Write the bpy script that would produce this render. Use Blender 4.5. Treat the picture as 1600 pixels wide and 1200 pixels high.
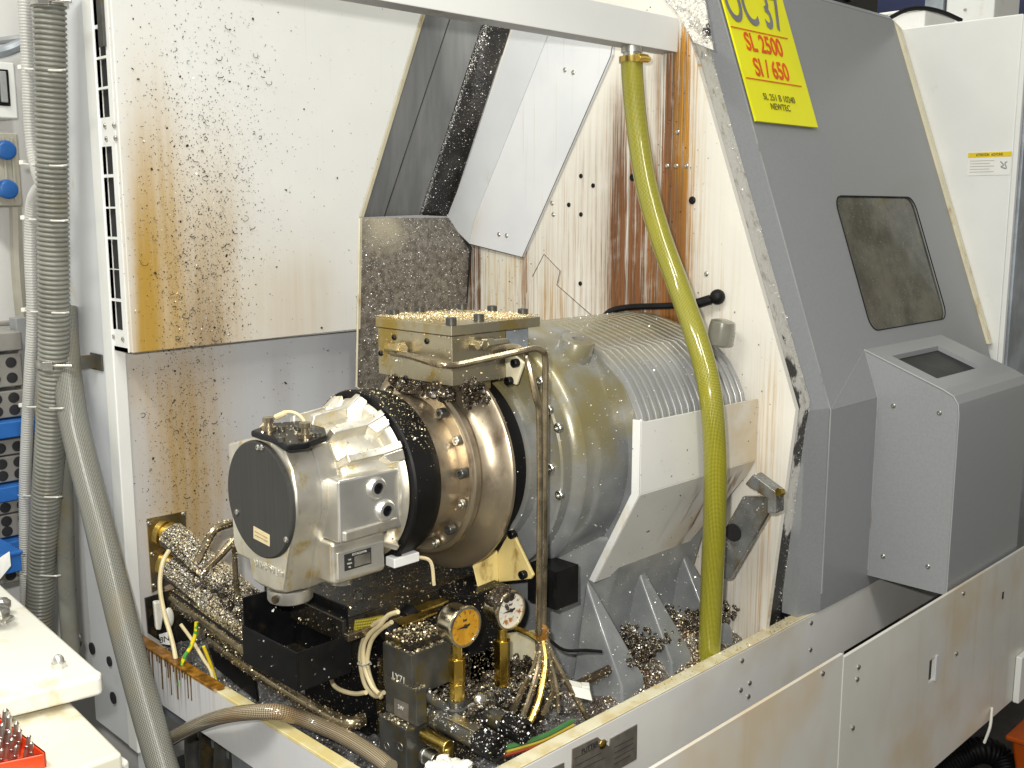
import bpy, bmesh, math, random
import numpy as np
from mathutils import Vector, Matrix
for o in list(bpy.data.objects): bpy.data.objects.remove(o, do_unlink=True)
random.seed(7); RNG = np.random.default_rng(7)
SC = bpy.context.scene; COL = SC.collection
R = math.radians

# ---------------------------------------------------------------- camera, light, exposure
EYE = Vector((0, 0, 1.55)); FPX = 1643.0; PITCH = math.atan(272 / 1643.0); YAW = R(45)
FW = Vector((math.cos(PITCH) * math.cos(YAW), math.cos(PITCH) * math.sin(YAW), -math.sin(PITCH)))
RT = Vector((math.sin(YAW), -math.cos(YAW), 0)); UP = RT.cross(FW)
cam = bpy.data.cameras.new('camera'); camo = bpy.data.objects.new('camera', cam); COL.objects.link(camo)
cam.sensor_width = 36; cam.lens = FPX / 1600 * 36; cam.clip_start = 0.02; cam.clip_end = 200
camo.matrix_world = Matrix(((RT.x, UP.x, -FW.x, EYE.x), (RT.y, UP.y, -FW.y, EYE.y), (RT.z, UP.z, -FW.z, EYE.z), (0, 0, 0, 1)))
SC.camera = camo
W = bpy.data.worlds.new('World'); SC.world = W; W.use_nodes = True
bg = W.node_tree.nodes['Background']; bg.inputs[0].default_value = (1.0, 0.985, 0.93, 1); bg.inputs[1].default_value = 0.31
SC.view_settings.view_transform = 'Standard'; SC.view_settings.look = 'None'
SC.view_settings.exposure = 0.11; SC.view_settings.gamma = 1.0; SC.view_settings.use_curve_mapping = False
def area(name, loc, aim, sx, sy, watts, col, shape='RECTANGLE'):
    l = bpy.data.lights.new(name, 'AREA'); l.shape = shape; l.size = sx
    if shape == 'RECTANGLE': l.size_y = sy
    l.energy = watts; l.color = col
    o = bpy.data.objects.new(name, l); COL.objects.link(o); o.location = loc
    o.rotation_euler = (Vector(aim) - Vector(loc)).to_track_quat('-Z', 'Y').to_euler()
    return o
# the photographer's flash, just up and left of the lens
area('camera_flash', EYE - RT * 0.075 + UP * 0.085 + FW * 0.02, EYE + FW * 2, 0.045, 0.03, 22, (1.0, 0.965, 0.895))
# fluorescent ceiling lamps of the workshop
area('ceiling_lamp', (0.2, -0.6, 3.6), (0.4, 0.2, 0), 0.25, 1.6, 45, (1.0, 0.985, 0.88))
area('ceiling_lamp', (-0.6, 1.2, 3.6), (0.2, 1.3, 0), 1.6, 0.25, 55, (1.0, 0.985, 0.88))
area('ceiling_lamp', (2.4, 2.6, 3.8), (1.8, 1.9, 0), 1.6, 0.25, 40, (1.0, 0.985, 0.88))

# ---------------------------------------------------------------- helpers
def P(u, v, X=None, Y=None, Z=None):
    """the point of the plane X, Y or Z = const that the photograph shows at pixel u, v"""
    d = FW * FPX + RT * (u - 800) - UP * (v - 600)
    for i, a in enumerate((X, Y, Z)):
        if a is not None: return EYE + d * ((a - EYE[i]) / d[i])
def V(*a): return Vector(a)
def catmull(pts, k=6):
    pts = [Vector(p) for p in pts]; out = []
    q = [pts[0] * 2 - pts[1]] + pts + [pts[-1] * 2 - pts[-2]]
    for i in range(1, len(q) - 2):
        a, b, c, d = q[i - 1:i + 3]
        for j in range(k):
            t = j / k
            out.append(0.5 * ((2 * b) + (c - a) * t + (2 * a - 5 * b + 4 * c - d) * t * t + (3 * b - a - 3 * c + d) * t ** 3))
    out.append(pts[-1]); return out
def resample(pts, step):
    d = [0]
    for a, b in zip(pts, pts[1:]): d.append(d[-1] + (b - a).length)
    n = max(2, int(d[-1] / step)); out = []; j = 0
    for i in range(n + 1):
        s = d[-1] * i / n
        while j < len(d) - 2 and d[j + 1] < s: j += 1
        t = (s - d[j]) / max(1e-9, d[j + 1] - d[j]); out.append(pts[j].lerp(pts[j + 1], t))
    return out
def frame(ax):
    ax = ax.normalized(); h = V(0, 0, 1) if abs(ax.z) < .9 else V(1, 0, 0)
    a = ax.cross(h).normalized(); return a, ax.cross(a).normalized()
class MB:
    def __init__(s): s.v = []; s.f = []
    def add(s, vs, fs):
        n = len(s.v); s.v += [tuple(x) for x in vs]; s.f += [tuple(i + n for i in f) for f in fs]; return s
    def box(s, lo, hi):
        (a, b, c), (d, e, f) = lo, hi
        a, d = min(a, d), max(a, d); b, e = min(b, e), max(b, e); c, f = min(c, f), max(c, f)
        return s.add([(a, b, c), (d, b, c), (d, e, c), (a, e, c), (a, b, f), (d, b, f), (d, e, f), (a, e, f)],
                     [(0, 3, 2, 1), (4, 5, 6, 7), (0, 1, 5, 4), (1, 2, 6, 5), (2, 3, 7, 6), (3, 0, 4, 7)])
    def obox(s, c, ux, uy, uz):
        c = Vector(c); vs = [c + ux * a + uy * b + uz * d for d in (-1, 1) for a, b in ((-1, -1), (1, -1), (1, 1), (-1, 1))]
        return s.add(vs, [(0, 3, 2, 1), (4, 5, 6, 7), (0, 1, 5, 4), (1, 2, 6, 5), (2, 3, 7, 6), (3, 0, 4, 7)])
    def prism(s, pts, vec):
        n = len(pts); vs = [Vector(p) for p in pts]; vs += [p + Vector(vec) for p in vs]
        return s.add(vs, [tuple(range(n))[::-1], tuple(range(n, 2 * n))] + [(i, (i + 1) % n, n + (i + 1) % n, n + i) for i in range(n)])
    def rings(s, rs, caps=True, closed=False):
        n = len(rs[0]); vs = [p for r in rs for p in r]; m = len(rs)
        fs = [(j * n + i, j * n + (i + 1) % n, ((j + 1) % m) * n + (i + 1) % n, ((j + 1) % m) * n + i) for j in range(m if closed else m - 1) for i in range(n)]
        if caps and not closed: fs += [tuple(range(n))[::-1], tuple(range((m - 1) * n, m * n))]
        return s.add(vs, fs)
    def lathe(s, prof, o, ax, n=48, caps=True):
        o = Vector(o); ax = Vector(ax).normalized(); a, b = frame(ax)
        return s.rings([[o + ax * t + a * (r * math.cos(2 * math.pi * i / n)) + b * (r * math.sin(2 * math.pi * i / n)) for i in range(n)] for t, r in prof], caps)
    def cyl(s, p0, p1, r0, r1=None, n=20):
        p0 = Vector(p0); p1 = Vector(p1); return s.lathe([(0, r0), ((p1 - p0).length, r0 if r1 is None else r1)], p0, p1 - p0, n)
    def tube(s, pts, r, n=10, caps=True):
        pts = [Vector(p) for p in pts]; rs = []; a = None
        for i, p in enumerate(pts):
            t = (pts[min(i + 1, len(pts) - 1)] - pts[max(i - 1, 0)]).normalized()
            if a is None: a, b = frame(t)
            else: a = (a - t * a.dot(t)).normalized(); b = t.cross(a)
            q = r(i) if callable(r) else r
            rs.append([p + a * (q * math.cos(2 * math.pi * k / n)) + b * (q * math.sin(2 * math.pi * k / n)) for k in range(n)])
        return s.rings(rs, caps)
    def ball(s, c, rx, ry=None, rz=None, n=14, m=8):
        c = Vector(c); ry = ry or rx; rz = rz or rx
        return s.rings([[c + V(rx * math.sin(t) * math.cos(2 * math.pi * i / n), ry * math.sin(t) * math.sin(2 * math.pi * i / n), -rz * math.cos(t)) for i in range(n)]
                        for t in [max(.02, min(math.pi - .02, math.pi * j / m)) for j in range(m + 1)]])
    def lump(s, c, rx, ry, rz, amp=.35, n=7, m=5):
        c = Vector(c); k = len(s.v); s.ball(c, rx, ry, rz, n, m)
        for i in range(k, len(s.v)):
            d = Vector(s.v[i]) - c; s.v[i] = tuple(c + d * (1 + random.uniform(-amp, amp)))
        return s
    def mesh(s, name, smooth=35):
        me = bpy.data.meshes.new(name); me.from_pydata(s.v, [], s.f); me.update()
        bm = bmesh.new(); bm.from_mesh(me); bmesh.ops.recalc_face_normals(bm, faces=bm.faces); bm.to_mesh(me); bm.free()
        if smooth:
            me.polygons.foreach_set('use_smooth', [True] * len(me.polygons)); me.set_sharp_from_angle(angle=R(smooth))
        return me
def link(name, me, mat, parent=None, bevel=0.0, seg=2):
    o = bpy.data.objects.new(name, me); COL.objects.link(o)
    if mat and not me.materials: me.materials.append(mat)
    if parent:
        o.parent = parent; o.matrix_parent_inverse = Matrix.Translation(-root_loc(parent))
    if bevel:
        b = o.modifiers.new('bevel', 'BEVEL'); b.width = bevel; b.segments = seg; b.limit_method = 'ANGLE'; b.angle_limit = R(30); b.harden_normals = True
    return o
def root_loc(o):
    v = Vector(o.location)
    while o.parent:
        o = o.parent; v = v + (Vector((0, 0, 0)) if o.type == 'MESH' else Vector((0, 0, 0)))
    return v
LOC = {}
def thing(name, label, cat, loc=(0, 0, 0), group=None):
    o = bpy.data.objects.new(name, None); COL.objects.link(o); o.location = loc; o.empty_display_size = .02
    return tag(o, label, cat, group)
def tag(o, label=None, cat=None, group=None, kind=None):
    if label: o['label'] = label
    if cat: o['category'] = cat
    if group: o['group'] = group
    if kind: o['kind'] = kind
    return o
def part(name, mb, mat, parent, bevel=0.0, smooth=35, label=None):
    o = link(name, mb.mesh(name, smooth), mat, parent, bevel)
    return tag(o, label) if label else o
def solo(name, mb, mat, label, cat, group=None, bevel=0.0, smooth=35):
    return tag(link(name, mb.mesh(name, smooth), mat, None, bevel), label, cat, group)
def struct(name, mb, mat, smooth=35): return tag(link(name, mb.mesh(name, smooth), mat), kind='structure')
def inst(name, me, mat, parent, loc, rot=None):
    o = bpy.data.objects.new(name, me); COL.objects.link(o)
    if mat and not me.materials: me.materials.append(mat)
    M = Matrix.Translation(loc)
    if rot is not None: M = M @ rot.to_4x4()
    o.parent = parent; o.matrix_parent_inverse = Matrix.Translation(-root_loc(parent)); o.matrix_basis = M
    return o
def axis_rot(ax):
    ax = Vector(ax).normalized(); return ax.to_track_quat('Z', 'Y').to_matrix()
def text(s, size, mat, o, xd, yd, sx=1.0, parent=None, name='lettering', bold=0.0, align='CENTER'):
    cu = bpy.data.curves.new('t', 'FONT'); cu.body = s; cu.size = size; cu.align_x = align; cu.align_y = 'CENTER'; cu.offset = bold; cu.extrude = 0.0003
    t = bpy.data.objects.new('t', cu); COL.objects.link(t)
    dg = bpy.context.evaluated_depsgraph_get(); me = bpy.data.meshes.new_from_object(t.evaluated_get(dg))
    bpy.data.objects.remove(t, do_unlink=True); bpy.data.curves.remove(cu)
    xd = Vector(xd).normalized(); yd = Vector(yd).normalized(); zd = xd.cross(yd)
    M = Matrix(((xd.x * sx, yd.x, zd.x, o[0]), (xd.y * sx, yd.y, zd.y, o[1]), (xd.z * sx, yd.z, zd.z, o[2]), (0, 0, 0, 1)))
    me.transform(M); me.materials.clear(); me.name = name
    return link(name, me, mat, parent)

# ---------------------------------------------------------------- materials
class NT:
    def __init__(s, name):
        s.m = bpy.data.materials.new(name); s.m.use_nodes = True; s.t = s.m.node_tree; s.b = s.t.nodes['Principled BSDF']
        s.co = s.t.nodes.new('ShaderNodeTexCoord').outputs['Object']
        sp = s.t.nodes.new('ShaderNodeSeparateXYZ'); s.t.links.new(s.co, sp.inputs[0]); s.x, s.y, s.z = sp.outputs
    def set(s, sock, v):
        if hasattr(v, 'is_linked') or isinstance(v, bpy.types.NodeSocket): s.t.links.new(v, sock)
        elif isinstance(v, (tuple, list)) and len(v) == 3 and sock.type == 'RGBA': sock.default_value = (*v, 1)
        else: sock.default_value = v
    def ma(s, op, a, b=0.0, c=None, clamp=False):
        n = s.t.nodes.new('ShaderNodeMath'); n.operation = op; n.use_clamp = clamp; s.set(n.inputs[0], a); s.set(n.inputs[1], b)
        if c is not None: s.set(n.inputs[2], c)
        return n.outputs[0]
    def noise(s, scale, det=4, rough=.55, vec=None, stretch=None):
        if stretch:
            mp = s.t.nodes.new('ShaderNodeMapping'); s.t.links.new(vec or s.co, mp.inputs[0]); mp.inputs['Scale'].default_value = stretch; vec = mp.outputs[0]
        n = s.t.nodes.new('ShaderNodeTexNoise'); s.t.links.new(vec or s.co, n.inputs['Vector']); n.inputs['Scale'].default_value = scale
        n.inputs['Detail'].default_value = det; n.inputs['Roughness'].default_value = rough; return n.outputs['Fac']
    def rng(s, v, a, b, c=0.0, d=1.0):
        n = s.t.nodes.new('ShaderNodeMapRange'); n.interpolation_type = 'SMOOTHSTEP'; s.set(n.inputs[0], v)
        for i, k in enumerate((a, b, c, d)): n.inputs[i + 1].default_value = k
        return n.outputs[0]
    def bump_in(s, x, c, w):      # soft window round c, half width w
        d = s.ma('DIVIDE', s.ma('SUBTRACT', x, c), w); d = s.ma('MULTIPLY', d, d); return s.ma('DIVIDE', 1.0, s.ma('MULTIPLY_ADD', s.ma('MULTIPLY', d, d), 1.0, 1.0))
    def mix(s, f, a, b):
        n = s.t.nodes.new('ShaderNodeMix'); n.data_type = 'RGBA'; s.set(n.inputs[0], f); s.set(n.inputs[6], a); s.set(n.inputs[7], b); return n.outputs[2]
    def bump(s, h, st=.2, dist=.002):
        n = s.t.nodes.new('ShaderNodeBump'); s.set(n.inputs['Height'], h); n.inputs['Strength'].default_value = st; n.inputs['Distance'].default_value = dist
        s.t.links.new(n.outputs[0], s.b.inputs['Normal']); return n
    def out(s, col, rough=.5, metal=0.0, **k):
        s.set(s.b.inputs['Base Color'], col); s.set(s.b.inputs['Roughness'], rough); s.set(s.b.inputs['Metallic'], metal)
        for a, v in k.items(): s.set(s.b.inputs[a.replace('_', ' ')], v)
        return s.m
def plain(name, c, rough=.5, metal=0.0, var=.12, scale=14, bump=0.0, dirt=None, dirt_amt=.5, bscale=60, **k):
    n = NT(name); f = n.noise(scale)
    d = tuple(x * (1 - var) for x in c); l = tuple(min(1, x * (1 + var)) for x in c)
    col = n.mix(n.rng(f, .3, .7), d, l)
    if dirt:
        g = n.noise(scale * 1.7, 6, .65, stretch=(1, 1, .6)); col = n.mix(n.rng(g, .62 - dirt_amt * .3, .78 - dirt_amt * .2), col, dirt)
    r = n.ma('MULTIPLY_ADD', f, .25, rough - .12)
    if bump: n.bump(n.noise(bscale, 5), bump)
    return n.out(col, r, metal, **k)
WHITE = (.74, .75, .74)
M = {}
M['white'] = plain('white_paint', WHITE, .38, var=.03, scale=5, dirt=(.58, .52, .38), dirt_amt=.12)
M['lilac'] = plain('pale_grey_paint', (.61, .63, .665), .4, var=.04, scale=5, dirt=(.5, .46, .36), dirt_amt=.1)
M['cream'] = plain('cream_paint', (.70, .65, .48), .4, var=.06, scale=12, dirt=(.42, .30, .12), dirt_amt=.25)
M['door_grey'] = plain('grey_door_paint', (.27, .28, .295), .34, var=.04, scale=180, bump=.06, bscale=420)
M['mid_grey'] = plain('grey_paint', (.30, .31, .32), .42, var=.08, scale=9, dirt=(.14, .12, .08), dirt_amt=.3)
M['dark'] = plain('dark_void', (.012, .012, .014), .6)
M['black'] = plain('black_paint', (.006, .006, .007), .34, var=.3, scale=30, dirt=(.022, .018, .010), dirt_amt=.2, Specular_IOR_Level=.25)
M['rubber'] = plain('black_rubber', (.006, .006, .0065), .5, var=.2, scale=30, Specular_IOR_Level=.22)
M['oily'] = plain('oily_black_steel', (.022, .020, .017), .26, .2, var=.4, scale=20, dirt=(.07, .048, .012), dirt_amt=.55, bump=.15)
M['valve'] = plain('grey_valve_steel', (.085, .085, .08), .34, .5, var=.25, scale=25, dirt=(.12, .09, .02), dirt_amt=.4)
M['steel'] = plain('bright_steel', (.60, .58, .54), .25, 1.0, var=.12, scale=20)
M['zinc'] = plain('zinc_steel', (.55, .54, .50), .35, 1.0, var=.2, scale=40)
M['alu'] = plain('cast_aluminium', (.72, .69, .61), .43, .9, var=.08, scale=22, dirt=(.60, .47, .20), dirt_amt=.35, bump=.05, bscale=260)
M['alu_clean'] = plain('machined_aluminium', (.74, .73, .69), .38, .9, var=.06, scale=16)
M['bronze'] = plain('oiled_bronze_steel', (.58, .49, .36), .38, .92, var=.12, scale=7, dirt=(.22, .16, .11), dirt_amt=.4)
M['brown_steel'] = plain('browned_steel', (.16, .12, .08), .32, .8, var=.3, scale=12, dirt=(.05, .04, .03), dirt_amt=.5)
M['block'] = plain('oiled_block_steel', (.46, .41, .29), .30, .9, var=.12, scale=9, dirt=(.42, .30, .08), dirt_amt=.5)
M['brass'] = plain('brass', (.66, .46, .10), .24, 1.0, var=.15, scale=30)
M['gold'] = plain('gold_passivated_steel', (.60, .44, .12), .28, 1.0, var=.25, scale=30)
M['gauge_case'] = plain('gauge_case_steel', (.72, .66, .50), .22, 1.0, var=.1, scale=30)
M['tube'] = plain('oily_tube_steel', (.36, .30, .20), .26, .9, var=.25, scale=40)
M['wire'] = plain('cream_cable', (.66, .56, .34), .4, var=.1, scale=30)
M['tie'] = plain('cable_tie_nylon', (.75, .74, .68), .4)
M['yellow_sign'] = plain('yellow_sign_vinyl', (.86, .84, .008), .45, var=.02)
M['red_ink'] = plain('red_ink', (.72, .10, .01), .5); M['grey_ink'] = plain('grey_ink', (.20, .20, .22), .5); M['olive_ink'] = plain('olive_ink', (.16, .14, .01), .5)
M['black_ink'] = plain('black_ink', (.02, .02, .02), .5); M['white_ink'] = plain('pale_ink', (.55, .55, .5), .5)
M['label_yellow'] = plain('label_yellow', (.80, .60, .02), .4); M['paper'] = plain('paper_white', (.78, .78, .76), .5, var=.03)
M['plate_grey'] = plain('engraved_plate', (.22, .20, .18), .38, .5, var=.15, scale=60)
M['red'] = plain('red_plastic', (.75, .06, .01), .35, var=.05); M['orange'] = plain('orange_plastic', (.52, .09, .006), .4, var=.1)
M['blue'] = plain('blue_plastic', (.02, .12, .40), .38, var=.08); M['deep_blue'] = plain('deep_blue_paint', (.01, .02, .09), .5)
M['rack'] = plain('grey_rack_steel', (.27, .26, .24), .4, .2, var=.1, scale=12)
M['socket'] = plain('beige_box_plastic', (.42, .40, .33), .45, var=.1)
M['wall'] = plain('white_wall', (.70, .70, .69), .8, var=.04, scale=3)
M['bench'] = plain('bench_white', (.76, .75, .68), .35, var=.03, scale=6, dirt=(.62, .55, .38), dirt_amt=.3)
M['bench2'] = plain('bench_cream', (.70, .68, .56), .4, var=.05, scale=6, dirt=(.52, .45, .28), dirt_amt=.3)
M['concrete'] = plain('dark_floor', (.045, .040, .034), .45, var=.4, scale=8, dirt=(.02, .018, .015), dirt_amt=.5, bump=.2)
M['duct'] = plain('grey_corrugated_duct', (.20, .20, .175), .30, var=.15, scale=12, dirt=(.20, .18, .12), dirt_amt=.35)
M['conduit'] = plain('pale_corrugated_conduit', (.46, .46, .44), .35, var=.08, scale=12)
M['galv'] = plain('galvanised_sheet', (.30, .33, .37), .4, .3, var=.25, scale=14)
M['amber'] = plain('thick_amber_oil', (.30, .13, .012), .12, var=.5, scale=40, dirt=(.08, .03, .005), dirt_amt=.5, bump=.3, Coat_Weight=.8)
M['gunk'] = plain('black_oily_gunk', (.035, .026, .018), .2, .1, var=.6, scale=50, bump=.8, bscale=120, Coat_Weight=.6)
M['yellowed'] = plain('yellowed_cream_paint', (.72, .58, .24), .36, var=.08, scale=14, dirt=(.30, .17, .03), dirt_amt=.4)
M['drip'] = plain('oil_drip', (.095, .05, .010), .2, var=.4, scale=60)
M['chip'] = plain('metal_chip', (.84, .83, .81), .42, .75, var=.1)
M['chip_gold'] = plain('oily_metal_chip', (.78, .67, .45), .40, .8, var=.25)
M['curl'] = plain('dark_shaving', (.06, .05, .035), .4, .5, var=.4)
n = NT('wet_chip_sludge'); g = n.noise(55, 6, .65); col = n.mix(n.rng(g, .35, .65), (.045, .045, .045), (.26, .26, .265))
br = n.ma('MULTIPLY', n.bump_in(n.x, 1.53, .24), n.bump_in(n.y, 1.11, .12)); col = n.mix(n.ma('MULTIPLY', br, n.rng(n.noise(24, 6, .7), .35, .55)), col, (.085, .042, .018)); n.bump(n.noise(240, 5), .9); M['tray_sludge'] = n.out(col, .3, .35)
# stained sheet metal: stains have their own place and shape on the sheet
YC, YB, XW, XL, YF, ZR = 1.818, 1.89, 1.70, 0.845, 0.99, 0.75; XR = 0.822
def stained_panel(name, base, plane, spots, amber=(.42, .26, .05), brown=(.20, .12, .05)):
    """spots: (u, v, halfwidth px, top v, bottom v, strength, dark)"""
    n = NT(name); f = n.noise(4); col = n.mix(n.rng(f, .35, .7), tuple(c * .95 for c in base), base)
    st = n.noise(1.0, 5, .6, stretch=(75, 75, 3.0)); fine = n.noise(60, 6, .7); wav = n.noise(7, 3)
    rough = .36
    for (u, v, hw, vt, vb, k, dark) in spots:
        c = P(u, v, Y=plane); w = (P(u + hw, v, Y=plane) - c).length; zt = P(u, vt, Y=plane).z; zb = P(u, vb, Y=plane).z
        xs = n.ma('ADD', n.x, n.ma('MULTIPLY', n.ma('SUBTRACT', wav, .5), w * .9))
        m = n.ma('MULTIPLY', n.bump_in(xs, c.x, w), n.rng(n.z, zt, zb)) if vt < vb else n.ma('MULTIPLY', n.bump_in(xs, c.x, w), n.bump_in(n.z, (zt + zb) / 2, abs(zt - zb) / 2))
        m = n.ma('MULTIPLY', m, n.ma('ADD', .35, n.ma('MULTIPLY', st, 1.15)))
        m = n.ma('MULTIPLY', m, k, clamp=True)
        col = n.mix(m, col, brown if dark else amber)
    # fine drip streaks
    col = n.mix(n.ma('MULTIPLY', n.rng(n.noise(1.0, 4, .6, stretch=(160, 160, 2)), .6, .75), .18), col, (.52, .47, .34))
    return n.out(col, rough)
M['cover'] = stained_panel('stained_white_cover', WHITE, YC, [
    (229, 480, 16, 120, 470, 1.1, 0), (252, 480, 34, -60, 470, .85, 0), (315, 480, 62, 80, 470, .62, 0), (322, 500, 28, 330, 560, .55, 1), (455, 450, 62, 560, 400, .34, 0), (228, 520, 12, 420, 550, .7, 0)])
M['back'] = stained_panel('stained_grey_back', (.57, .59, .63), YB, [
    (290, 640, 64, 430, 640, .55, 0), (285, 690, 36, 470, 700, .50, 0), (285, 620, 36, 480, 680, .14, 1), (440, 620, 14, 680, 560, .18, 1), (530, 620, 30, 700, 520, .12, 1), (215, 600, 20, 640, 540, .25, 0)])
def rust_wall():
    n = NT('rust_streaked_wall'); base = (.76, .74, .68)
    col = n.mix(n.rng(n.noise(5), .3, .7), tuple(c * .94 for c in base), base)
    st = n.noise(1.0, 4, .6, stretch=(1, 210, 1.3)); st2 = n.noise(1.0, 4, .6, stretch=(1, 70, 1.0)); fine = n.noise(1.0, 5, .66, stretch=(1, 300, 7.0)); blot = n.noise(14, 5, .6)
    wav = n.noise(1.0, 3, .5, stretch=(1, 9, 5))
    def yy(u, v): return P(u, v, X=XW).y
    #        u    v   halfw  strength  z range (v top, v bottom)   colour
    AM = (.56, .34, .09)
    for (u, v, hw, k, vt, vb, c) in [(980, 330, 32, .6, 60, 260, AM), (1056, 240, 30, .85, 20, 110, AM), (1040, 400, 38, .6, 200, 360, AM), (860, 460, 22, .7, 400, 480, AM),
        (880, 400, 75, .50, 140, 470, (.36, .24, .14)), (935, 300, 45, .62, 120, 420, (.30, .17, .09)), (975, 330, 20, 1.25, 60, 300, (.20, .075, .020)), (1000, 420, 16, 1.1, 150, 360, (.17, .06, .015)),
        (1048, 240, 17, 1.3, 20, 140, (.19, .072, .020)), (1068, 150, 10, 1.3, 20, 80, (.40, .18, .012)), (1040, 390, 26, 1.2, 220, 360, (.22, .085, .016)), (770, 440, 50, .8, 330, 430, (.52, .36, .12)),
        (742, 430, 9, 1.2, 300, 420, (.12, .05, .02)), (822, 440, 11, 1.0, 330, 430, (.20, .08, .02)), (1195, 700, 20, .5, 480, 640, (.50, .30, .08)), (1150, 900, 45, .3, 760, 960, (.36, .20, .08)), (1125, 500, 30, .22, 380, 470, (.5, .36, .15))]:
        cy = yy(u, v); w = abs(yy(u + hw, v) - cy); zt = P(u, vt, X=XW).z; zb = P(u, vb, X=XW).z
        ys = n.ma('ADD', n.y, n.ma('MULTIPLY', n.ma('ADD', n.ma('SUBTRACT', wav, .5), n.ma('MULTIPLY', n.ma('SUBTRACT', st, .5), 1.6)), w * .8))
        m = n.ma('MULTIPLY', n.bump_in(ys, cy, w), n.rng(n.z, zt, zb))
        m = n.ma('MULTIPLY', m, n.ma('ADD', n.rng(n.ma('ADD', n.ma('MULTIPLY', st, .55), n.ma('MULTIPLY', fine, .45)), *((.40, .60) if k > 1 else (.46, .66))), n.ma('MULTIPLY', n.rng(st2, .36, .58), .6 if k > 1 else .2)))
        m = n.ma('MULTIPLY', m, n.ma('MULTIPLY', n.ma('ADD', .25, n.ma('MULTIPLY', fine, 1.5)), n.rng(blot, .25, .55, .6, 1.1)))
        c = n.mix(n.rng(n.ma('ADD', n.ma('MULTIPLY', st, .6), n.ma('MULTIPLY', fine, .4)), .36, .62), tuple(q * .25 for q in c), tuple(min(1, q * 1.25 + .01) for q in c)) if k > 1 else c
        col = n.mix(n.ma('MULTIPLY', m, k, clamp=True), col, c)
    n.bump(n.noise(90, 5), .12)
    return n.out(col, .36)
M['rust'] = rust_wall()
n = NT('pale_cover_plate'); c0 = n.mix(n.rng(n.noise(4), .3, .7), (.64, .66, .70), (.72, .73, .76))
c0 = n.mix(n.ma('MULTIPLY', n.rng(n.noise(1.0, 5, .6, stretch=(1, 110, 2.5)), .58, .74), .4), c0, (.50, .42, .30))
yst = n.ma('MULTIPLY', n.bump_in(n.y, P(730, 330, X=XW).y, .035), n.bump_in(n.z, P(730, 325, X=XW).z, .06))
M['plate'] = n.out(n.mix(n.ma('MULTIPLY', yst, .55), c0, (.52, .38, .16)), .35)
# swarf chute: stainless sheet, dirty brown below, black strip to the right
n = NT('chute_steel'); c0 = n.mix(n.rng(n.noise(1.0, 5, .6, stretch=(30, 30, 1.5)), .3, .7), (.12, .125, .13), (.18, .185, .19)); M['chute'] = n.out(c0, .42, .0)
n = NT('chute_black'); c0 = n.mix(n.rng(n.noise(18, 6, .65), .42, .62), (.012, .011, .011), (.035, .032, .03)); n.bump(n.noise(150, 5), .6); M['mottled_black'] = n.out(c0, .4)  # near-black mottled tone for the right strip and thin joint lines
n = NT('chute_brown'); g = n.noise(70, 7, .7)
c0 = n.mix(n.rng(g, .34, .66), (.10, .085, .07), (.27, .245, .21)); tb = n.bump_in(n.x, P(600, 370, Y=1.83).x, .05)
c0 = n.mix(n.ma('MULTIPLY', tb, n.rng(n.z, 1.43, 1.52)), c0, (.46, .42, .32)); n.bump(n.noise(180, 5), .5); M['chute_low'] = n.out(c0, .32, .3)
# rim with amber oil
n = NT('oil_stained_rim'); w1 = n.noise(16, 5, .6); base = n.mix(n.rng(n.noise(7), .4, .7), (.66, .67, .70), (.72, .72, .73))
topm = n.rng(n.z, ZR - .004, ZR - .001); yel = n.mix(n.rng(w1, .35, .6), (.68, .63, .42), (.60, .50, .22))
oil = n.ma('MULTIPLY', topm, n.rng(n.ma('ADD', n.ma('MULTIPLY', w1, .55), n.ma('MULTIPLY', n.rng(n.y, 1.42, 1.60), .42)), .47, .53))
col = n.mix(topm, base, yel); col = n.mix(oil, col, n.mix(n.rng(n.noise(45), .35, .65), (.09, .035, .004), (.34, .15, .012)))
drip = n.rng(n.noise(1.0, 2, .5, stretch=(1, 150, .8)),   .555, .60); dl = n.rng(n.ma('ADD', n.z, n.ma('MULTIPLY', n.noise(1.0, 1, .5, stretch=(1, 60, .1)), -.16)), .575, .66)
drip = n.ma('MULTIPLY', n.ma('MULTIPLY', drip, dl), n.ma('MULTIPLY', n.bump_in(n.y, 1.74, .13), n.ma('SUBTRACT', 1.0, topm)))
col = n.mix(n.ma('MULTIPLY', drip, n.rng(n.x, XR + .003, XR - .001, 0, .9)), col, (.12, .07, .012))
M['rim'] = n.out(col, .3)
n = NT('stained_front_panel'); base = n.mix(n.rng(n.noise(4), .3, .7), (.60, .59, .55), (.68, .67, .63))
col = n.mix(n.ma('MULTIPLY', n.rng(n.noise(2.6, 4, .6),   .44, .64), .6), base, (.58, .44, .25)); col = n.mix(n.ma('MULTIPLY', n.rng(n.noise(1, 4, .6, stretch=(26, 26, 1)), .55, .72), .25), col, (.5, .38, .2))
M['front'] = n.out(col, .36)
n = NT('oil_filmed_ribs'); base = n.mix(n.rng(n.noise(14), .3, .7), (.30, .305, .307), (.39, .395, .392))
oil = n.ma('MULTIPLY', n.rng(n.z, 1.27, 1.315), n.ma('MULTIPLY_ADD', n.rng(n.noise(9, 5, .6), .35, .6), .55, .3)); col = n.mix(oil, base, (.22, .18, .06)); M['fin'] = n.out(col, .3, .3, Coat_Weight=.3)
n = NT('oil_filmed_grey_casting'); g = n.noise(6, 5, .6); base = n.mix(n.rng(n.noise(14), .3, .7), (.20, .212, .222), (.28, .29, .297))
up_ = n.rng(n.z, 1.02, 1.22); lf = n.rng(n.x, 1.62, 1.25)
oil = n.ma('MULTIPLY', n.rng(g, .36, .60), n.ma('MULTIPLY', up_, n.ma('MULTIPLY_ADD', lf, .5, .35)), clamp=True)
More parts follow.
